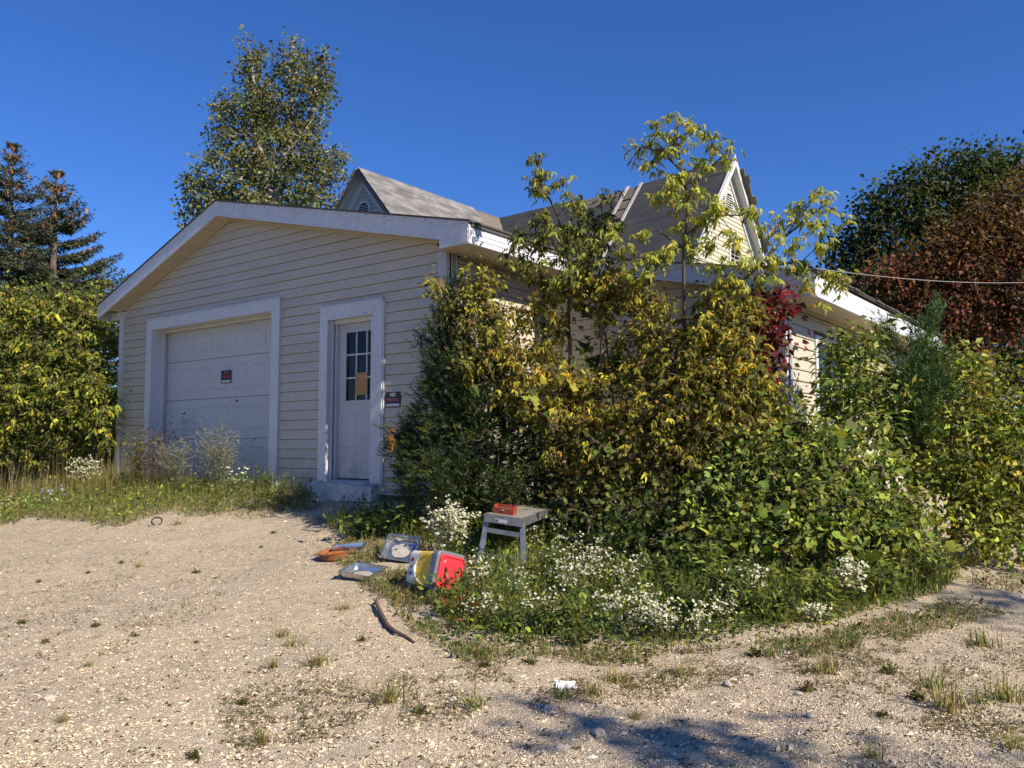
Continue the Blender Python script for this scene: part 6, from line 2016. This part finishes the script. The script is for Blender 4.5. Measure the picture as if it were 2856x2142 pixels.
# aluminium food trays
def tray(label, px, py, lift, w, l, h, yaw, tilt=0.0, roll=0.0, fill=None):
    p = at(px, py) + np.array([0, 0, lift])
    t = empty('foil_tray', p)
    tag(t, label, 'tray', 'foil trays beside the pail')
    rings = [(1.0, h, 0), (0.965, h - 0.004, 0), (0.93, h * 0.5, 0), (0.84, 0.006, 0), (0.80, 0.003, 0)]
    def ring(k_, z, ins=0):
        n_ = 8
        out = []
        for sx, sy in ((1, 1), (-1, 1), (-1, -1), (1, -1)):
            r_ = 0.022
            cx_, cy_ = sx * (w / 2 * k_ - r_), sy * (l / 2 * k_ - r_)
            a0 = math.atan2(sy, sx) - math.pi / 4
            for i in range(4):
                a_ = a0 + i * math.pi / 6
                out.append((cx_ + r_ * math.cos(a_), cy_ + r_ * math.sin(a_), z))
        return out
    seq = [(1.10, h - 0.003), (1.10, h + 0.002), (1.0, h + 0.001), (0.96, h * 0.55), (0.88, 0.006), (0.40, 0.004 + rng.uniform(0, 0.003)), (0.405, -0.001), (0.89, 0.001), (0.975, h * 0.5), (1.02, h - 0.003)]
    V = []
    for k_, z in seq:
        V += ring(k_, z)
    V = np.array(V)
    V[:, 2] += rng.normal(0, 0.0012, len(V))
    n_ = 16
    F = []
    for r_ in range(len(seq)):
        r2 = (r_ + 1) % len(seq)
        if r_ == 5:
            continue
        for i in range(n_):
            F.append((r_ * n_ + i, r_ * n_ + (i + 1) % n_, r2 * n_ + (i + 1) % n_, r2 * n_ + i))
    F.append(tuple(5 * n_ + i for i in range(n_)))
    F.append(tuple(6 * n_ + i for i in range(n_))[::-1])
    Rm = slope_matrix(p) @ np.array((Matrix.Rotation(yaw, 3, 'Z') @ Matrix.Rotation(tilt, 3, 'X') @ Matrix.Rotation(roll, 3, 'Y')))
    mk('tray_shell', V @ Rm.T + p, F, M['foil'], t, flat=False)
    if fill is not None:
        W = np.array([(math.cos(a_) * w * 0.34 * rng.uniform(0.85, 1.0), math.sin(a_) * l * 0.34 * rng.uniform(0.85, 1.0), 0.0135) for a_ in np.linspace(0, 6.283, 14)[:-1]] + [(0, 0, 0.0165)])
        F = [(13, i, (i + 1) % 13) for i in range(13)]
        mk('residue', W @ Rm.T + p, F, fill, t)
    return t


M['residue'] = worn('dried_food', (0.36, 0.33, 0.29), (0.24, 0.21, 0.18), 0.8, (30, 30, 30), 0.9, 90, 0.04)
camyaw = YAW
tray('foil food tray lying flat just behind the rusty pan', 975, 1541, 0.012, 0.29, 0.22, 0.05, camyaw + 0.1, -0.05, 0.02)
tray('foil food tray lying open on the grass in front of the rusty pan', 1012, 1612, 0.015, 0.30, 0.24, 0.055, camyaw - 0.45, 0.04, 0.03, M['residue'])
tray('tipped foil tray with dried food propped up beside the white asters', 1118, 1560, 0.065, 0.28, 0.26, 0.06, camyaw - 0.25, 0.62, 0.10, M['residue'])

# rusty two-handled pan full of kibble
p = at(935, 1558) + np.array([0, 0, 0.004])
pan = empty('rusty_pan', p)
tag(pan, 'round rusty pan with two handles holding orange dry cat food', 'pan')
prof = [(0.0, 0.0), (0.112, 0.0), (0.128, 0.012), (0.140, 0.062), (0.146, 0.066), (0.136, 0.066), (0.122, 0.016), (0.0, 0.010)]
V, F = [], []
ns = 28
for (r_, z) in prof:
    for i in range(ns):
        a_ = 6.283 * i / ns
        V.append((p[0] + r_ * math.cos(a_), p[1] + r_ * math.sin(a_), p[2] + z))
for k_ in range(len(prof) - 1):
    for i in range(ns):
        F.append((k_ * ns + i, k_ * ns + (i + 1) % ns, (k_ + 1) * ns + (i + 1) % ns, (k_ + 1) * ns + i))
RP_ = slope_matrix(p)
V = (np.array(V) - p) @ RP_.T + p
mk('pan_body', V, F, M['rust'], pan, flat=False)
for s in (-1, 1):
    d = _R * s + _F0 * 0.25 * s
    d /= np.linalg.norm(d)
    q_ = np.cross(d, [0, 0, 1.0])
    c_ = p + np.array([0, 0, 0.056])
    pts_ = [c_ + d * 0.138 + q_ * 0.030, c_ + d * 0.165 + q_ * 0.026, c_ + d * 0.182 + q_ * 0.0, c_ + d * 0.165 - q_ * 0.026, c_ + d * 0.138 - q_ * 0.030]
    pts_ = [(q2 - p) @ RP_.T + p for q2 in pts_]
    MB().tube(pts_, 0.0065, 6).build('handle', M['rust'], pan, flat=False)
n = 520
rr = 0.118 * np.sqrt(rng.random(n))
aa = rng.random(n) * 6.283
Pk = np.stack([p[0] + rr * np.cos(aa), p[1] + rr * np.sin(aa), p[2] + 0.030 + 0.014 * (1 - (rr / 0.12) ** 2) + 0.008 * rng.random(n)], 1)
Pk = (Pk - p) @ RP_.T + p
sz = 0.0062
V = oct_[None] * sz * (1 + rng.normal(0, 0.2, (n, 6, 3))) + Pk[:, None]
kb = Geo()
kb.add(V.reshape(-1, 3), (of[None] + (np.arange(n) * 6)[:, None, None]).reshape(-1, 3), np.repeat(palette(n, [(0.42, 0.14, 0.03), (0.36, 0.11, 0.03), (0.28, 0.10, 0.04)], None, 0.12), 6, 0))
kb.build('kibble', M['kibble'], pan, kind='stuff')

# square litter pail lying on its side
pc = at(1212, 1655)
axis_ = unit(-_F0 * math.cos(math.radians(47)) + _R * math.sin(math.radians(47)))      # from the base to the lid
side_ = unit(np.cross([0, 0, 1.0], axis_))
roll_ = math.radians(-15)
upv = np.array([0, 0, 1.0])
side_, upv = side_ * math.cos(roll_) + upv * math.sin(roll_), upv * math.cos(roll_) - side_ * math.sin(roll_)
S, Lp = 0.285, 0.35
ctr = pc + np.array([0, 0, 1.0]) * (S / 2 + 0.030)
pail = empty('litter_pail', pc)
tag(pail, 'square yellow and white plastic pail with red lid tipped on its side', 'pail')


def rsq(h_, r_, n_=5):
    out = []
    for sx, sy in ((1, 1), (-1, 1), (-1, -1), (1, -1)):
        a0 = math.atan2(sy, sx) - math.pi / 4
        for i in range(n_):
            a_ = a0 + i * (math.pi / 2) / (n_ - 1)
            out.append((sx * (h_ - r_) + r_ * math.cos(a_), sy * (h_ - r_) + r_ * math.sin(a_)))
    return out


def loft(secs, name, mat, cap0=True, cap1=True, parent=None, sel=None):
    """secs: (distance along the axis, half size, corner radius)"""
    V, F = [], []
    m = len(rsq(1, 0.1))
    for (s_, h_, r_) in secs:
        for (a_, b_) in rsq(h_, r_):
            V.append(ctr + axis_ * s_ + side_ * a_ + upv * b_)
    for k_ in range(len(secs) - 1):
        for i in range(m):
            if sel is None or i in sel:
                F.append((k_ * m + i, k_ * m + (i + 1) % m, (k_ + 1) * m + (i + 1) % m, (k_ + 1) * m + i))
    if cap0:
        F.append(tuple(range(m))[::-1])
    if cap1:
        F.append(tuple((len(secs) - 1) * m + i for i in range(m)))
    return mk(name, V, F, mat, parent, flat=True)


h0, h1 = S / 2 * 0.90, S / 2
loft([(-Lp / 2, h0 - 0.006, 0.035), (-Lp / 2 + 0.008, h0, 0.04), (Lp / 2 - 0.075, h1 - 0.004, 0.042)], 'body', M['white_pl'], parent=pail)
loft([(-Lp / 2 + 0.11, h0 + 0.0048, 0.043), (Lp / 2 - 0.078, h1 - 0.0015, 0.044)], 'printed_sleeve', M['yellow_pl'], False, False, pail)
loft([(Lp / 2 - 0.076, h1 - 0.002, 0.044), (Lp / 2 - 0.070, h1 + 0.010, 0.046), (Lp / 2 - 0.012, h1 + 0.012, 0.046), (Lp / 2 - 0.004, h1 + 0.004, 0.045)], 'rim', M['grey_pl'], True, True, pail)
loft([(Lp / 2 - 0.0035, h1 - 0.012, 0.040), (Lp / 2 + 0.010, h1 - 0.014, 0.040), (Lp / 2 + 0.013, h1 - 0.026, 0.036), (Lp / 2 + 0.006, h1 - 0.036, 0.032), (Lp / 2 + 0.006, h1 - 0.05, 0.03), (Lp / 2 + 0.012, h1 - 0.058, 0.028)], 'lid', M['red_pl'], True, True, pail)
# white bail handle folded against the side, and print on the base end
lft = -side_ if (-side_) @ _R < side_ @ _R else side_
hs_ = [ctr + lft * (h0 + 0.012) + axis_ * (-Lp / 2 + 0.10) + upv * (0.5 * S * q_) for q_ in (0.36, 0.30)]
e0 = ctr + lft * (h1 + 0.010) + axis_ * (Lp / 2 - 0.10)
arc = []
for i in range(11):
    th_ = math.pi * i / 10
    arc.append(ctr + lft * (h0 + 0.016) + axis_ * (Lp / 2 - 0.09 - math.sin(th_) * 0.16) + upv * (math.cos(th_) * S * 0.44))
MB().tube(arc, 0.004, 6).build('bail', M['white_pl'], pail, flat=False)
MB().tube(arc[4:7], 0.011, 8).build('grip', M['white_pl'], pail, flat=False)
for j, (u_, v_, w_, hh) in enumerate(((-0.02, 0.055, 0.035, 0.03), (-0.02, -0.05, 0.03, 0.025), (-0.02, 0.0, 0.03, 0.012))):
    c_ = ctr + lft * (h0 + 0.003) + axis_ * (-Lp / 2 + 0.045) + upv * v_
    MB().prism([c_ - axis_ * w_ / 2 - upv * hh / 2, c_ + axis_ * w_ / 2 - upv * hh / 2, c_ + axis_ * w_ / 2 + upv * hh / 2, c_ - axis_ * w_ / 2 + upv * hh / 2], lft * 0.0012).build('label_print', [M['red_paint'], M['grey_pl'], M['grey_pl']][j], pail)
c_ = ctr + upv * (h0 + 0.004) + axis_ * (-Lp / 2 + 0.06)
MB().prism([c_ - axis_ * 0.045 - side_ * 0.05, c_ + axis_ * 0.045 - side_ * 0.05, c_ + axis_ * 0.045 + side_ * 0.02, c_ - axis_ * 0.045 + side_ * 0.04], upv * 0.0012).build('label_print', M['red_pl'], pail)

# fallen branch
pp = [at(1048, 1692), at(1058, 1712), at(1068, 1730), at(1082, 1755), at(1105, 1772), at(1130, 1782), at(1156, 1797)]
hgt = [0.035, 0.030, 0.022, 0.020, 0.018, 0.014, 0.012]
pts_ = [a + np.array([0, 0, h]) for a, h in zip(pp, hgt)]
br = empty('fallen_branch', pp[3])
tag(br, 'crooked dead branch lying on the gravel in front of the pail', 'branch')
MB().tube(pts_, [0.012, 0.016, 0.0155, 0.015, 0.013, 0.011, 0.005], 9).build('stem', M['wood_stick'], br, flat=False)
MB().tube([pts_[0] + (0, 0, 0.002), at(1066, 1684) + (0, 0, 0.05), at(1075, 1672) + (0, 0, 0.075)], [0.010, 0.008, 0.004], 7).build('side_twig', M['wood_stick'], br, flat=False)
MB().tube([pts_[0], at(1040, 1690) + (0, 0, 0.05)], [0.010, 0.004], 7).build('side_twig', M['wood_stick'], br, flat=False)


def crumple(name, label, cat, px, py, w, l, h, mat, n_=9, seed=1):
    r_ = np.random.default_rng(seed)
    p = at(px, py)
    V, F = [], []
    for i in range(n_):
        for j in range(n_):
            u_, v_ = i / (n_ - 1) - 0.5, j / (n_ - 1) - 0.5
            e_ = 1 + 0.18 * math.sin(3 * u_ + seed) + 0.14 * math.cos(5 * v_ + seed)
            z = abs(r_.normal(0, h * 0.35)) + h * max(0, 0.6 - 2.2 * (u_ * u_ + v_ * v_))
            q_ = p + _R * (u_ * w * e_ + r_.normal(0, w * 0.02)) + _F0 * (v_ * l * e_ + r_.normal(0, l * 0.02))
            V.append((q_[0], q_[1], float(ground_z(q_[0], q_[1])) + 0.008 + z))
    V += [(x, y, z - 0.004) for (x, y, z) in V]
    m = n_ * n_
    for i in range(n_ - 1):
        for j in range(n_ - 1):
            a_ = i * n_ + j
            F.append((a_, a_ + n_, a_ + n_ + 1, a_ + 1))
            F.append((m + a_, m + a_ + 1, m + a_ + n_ + 1, m + a_ + n_))
    return tag(mk(name, V, F, mat, None, p, flat=True), label, cat)


crumple('paper_scrap', 'crumpled white paper scrap lying alone on the gravel', 'paper', 1582, 1917, 0.11, 0.10, 0.014, M['paper'], 8, 3)
crumple('plastic_bag', 'pale crumpled plastic bag caught in the low grass', 'bag', 1475, 1745, 0.17, 0.14, 0.035, M['bag'], 11, 5)
# metal ring by the grass strip
p = at(437, 1466)
pts_ = [p + _R * 0.045 * math.cos(a_) + np.array([0, 0, 0.055 + 0.05 * math.sin(a_)]) * 0.9 + _F0 * 0.04 * math.cos(a_) for a_ in np.linspace(-1.3, 4.3, 15)]
tag(MB().tube(pts_, 0.009, 7).build('hose_ring', M['sign_black'], None, tuple(p), flat=False), 'small dark ring lying at the edge of the grass strip', 'ring')

# stones big enough to tell apart
for i, (px, py, r_) in enumerate(((137, 1952, .026), (1262, 1956, .022), (1670, 2054, .030), (168, 1898, .016), (2260, 2004, .020), (1560, 2090, .020), (1575, 2092, .016), (2205, 2086, .014), (2030, 1913, .022), (285, 1928, .016), (2227, 1940, .018), (166, 2040, .018))):
    p = at(px, py)
    import bmesh
    bm = bmesh.new()
    bmesh.ops.create_icosphere(bm, subdivisions=2, radius=1.0)
    for v in bm.verts:
        k_ = 1 + random.uniform(-0.14, 0.14)
        v.co = Vector((v.co.x * r_ * 1.3 * k_, v.co.y * r_ * k_, v.co.z * r_ * 0.7 * k_))
    me = bpy.data.meshes.new('stone')
    bm.to_mesh(me)
    bm.free()
    o = bpy.data.objects.new('stone', me)
    col.objects.link(o)
    o.location = (p[0], p[1], p[2] + r_ * 0.35)
    o.rotation_euler = (0, 0, random.uniform(0, 3))
    me.materials.append(M['stone_big'] if 'stone_big' in M else M.setdefault('stone_big', worn('pale_stone', (0.44, 0.38, 0.31), (0.28, 0.24, 0.2), 0.9, (20, 20, 20), 0.7, 90, 0.04)))
    tag(o, 'pale stone bigger than the gravel round it', 'stone', 'larger stones in the gravel')

# ------------------------------------------------------------------ signs and notice
def text_part(body, size, loc, parent, mat, bold=0.0, sx=1.0, name='lettering'):
    cu = bpy.data.curves.new(name, 'FONT')
    cu.body = body
    cu.size = size
    cu.align_x = 'CENTER'
    cu.align_y = 'CENTER'
    cu.offset = bold
    cu.extrude = 0.0006
    tmp = bpy.data.objects.new('tmp_text', cu)
    col.objects.link(tmp)
    dg = bpy.context.evaluated_depsgraph_get()
    me = bpy.data.meshes.new_from_object(tmp.evaluated_get(dg))
    bpy.data.objects.remove(tmp)
    bpy.data.curves.remove(cu)
    me.transform(Matrix.Translation(Vector(loc) - Vector(OFF[parent])) @ Matrix.Rotation(math.pi / 2, 4, 'X') @ Matrix.Diagonal((sx, 1, 1, 1)))
    me.name = name
    o = bpy.data.objects.new(name, me)
    col.objects.link(o)
    me.materials.clear()
    me.materials.append(mat)
    o.parent = parent
    OFF[o] = OFF[parent]
    return o


def sign(name, label, x0, x1, z0, z1, y, upper, lower, rot=0.0):
    cx_, cz = (x0 + x1) / 2, (z0 + z1) / 2
    s = empty(name, (cx_, y, z0))
    tag(s, label, 'sign')
    w, h = x1 - x0, z1 - z0
    MB().box(x0, x1, y - 0.003, y, z0, z1).build('panel', M['sign_black'], s)
    text_part('NO', h * 0.34, (cx_, y - 0.0036, z1 - h * 0.20), s, upper, h * 0.008, 1.0)
    text_part('TRESPASSING', h * 0.27, (cx_, y - 0.0036, z1 - h * 0.53), s, lower, h * 0.006, w / (h * 0.27 * 7.6))
    MB().box(x0 + w * 0.06, x1 - w * 0.06, y - 0.0036, y - 0.0030, z0 + h * 0.07, z0 + h * 0.24).build('blank_strip', M['sign_white'], s)
    return s


sign('no_trespassing_sign', 'black no trespassing sign with red letters on the garage door', -11.12, -10.865, 0.972 + H, 1.165 + H, YG + jd - 0.003, M['sign_red'], M['sign_red'])
sign('no_trespassing_sign', 'black no trespassing sign on the siding half hidden by juniper', -7.36, -7.105, 0.49 + H, 0.675 + H, YG + 0.006, M['sign_white'], M['sign_faded'])
# orange notice taped inside the door glass
nx0, nx1, nz0, nz1 = -8.035, -7.83, 0.675 + H, 0.955 + H
s = empty('door_notice', ((nx0 + nx1) / 2, yd, nz0))
tag(s, 'faded orange paper notice stuck on the entry door window', 'notice')
M['notice'] = worn('faded_orange_paper', (0.52, 0.30, 0.115), (0.42, 0.24, 0.09), 0.8, (9, 9, 9), 0.4, 60, 0.004)
M['ink'] = plain('brown_ink', (0.20, 0.11, 0.05), 0.8)
MB().box(nx0, nx1, yd - 0.0085, yd - 0.0065, nz0, nz1).build('sheet', M['notice'], s)
mb = MB()
z = nz1 - 0.018
while z > nz0 + 0.012:
    x = nx0 + 0.012
    if random.random() > 0.12:
        while x < nx1 - 0.02:
            w = random.uniform(0.012, 0.04)
            mb.box(x, min(x + w, nx1 - 0.012), yd - 0.0092, yd - 0.0086, z, z + 0.0035)
            x += w + 0.006
            if random.random() < 0.08:
                break
    z -= 0.0095
o = mb.build('print_lines', M['ink'], s)
o['kind'] = 'stuff'

# overhead service wire from the wing to a pole out of the picture
a, b_ = pt(2230, 742, 11.5), pt(2900, 786, 16.0)
pts_ = []
for i in range(13):
    q_ = i / 12
    pts_.append(a * (1 - q_) + b_ * q_ - np.array([0, 0, 0.10 * 4 * q_ * (1 - q_)]))
M['wire'] = plain('pale_cable', (0.30, 0.29, 0.27), 0.6)
ex = [b_ + (b_ - a) * k_ for k_ in (0.4, 0.9, 1.5)]
tag(MB().tube(pts_ + ex, 0.0055, 6).build('service_wire', M['wire'], None, tuple(a), flat=False), 'thin pale overhead wire running from the wing roof past the red maple', 'wire')
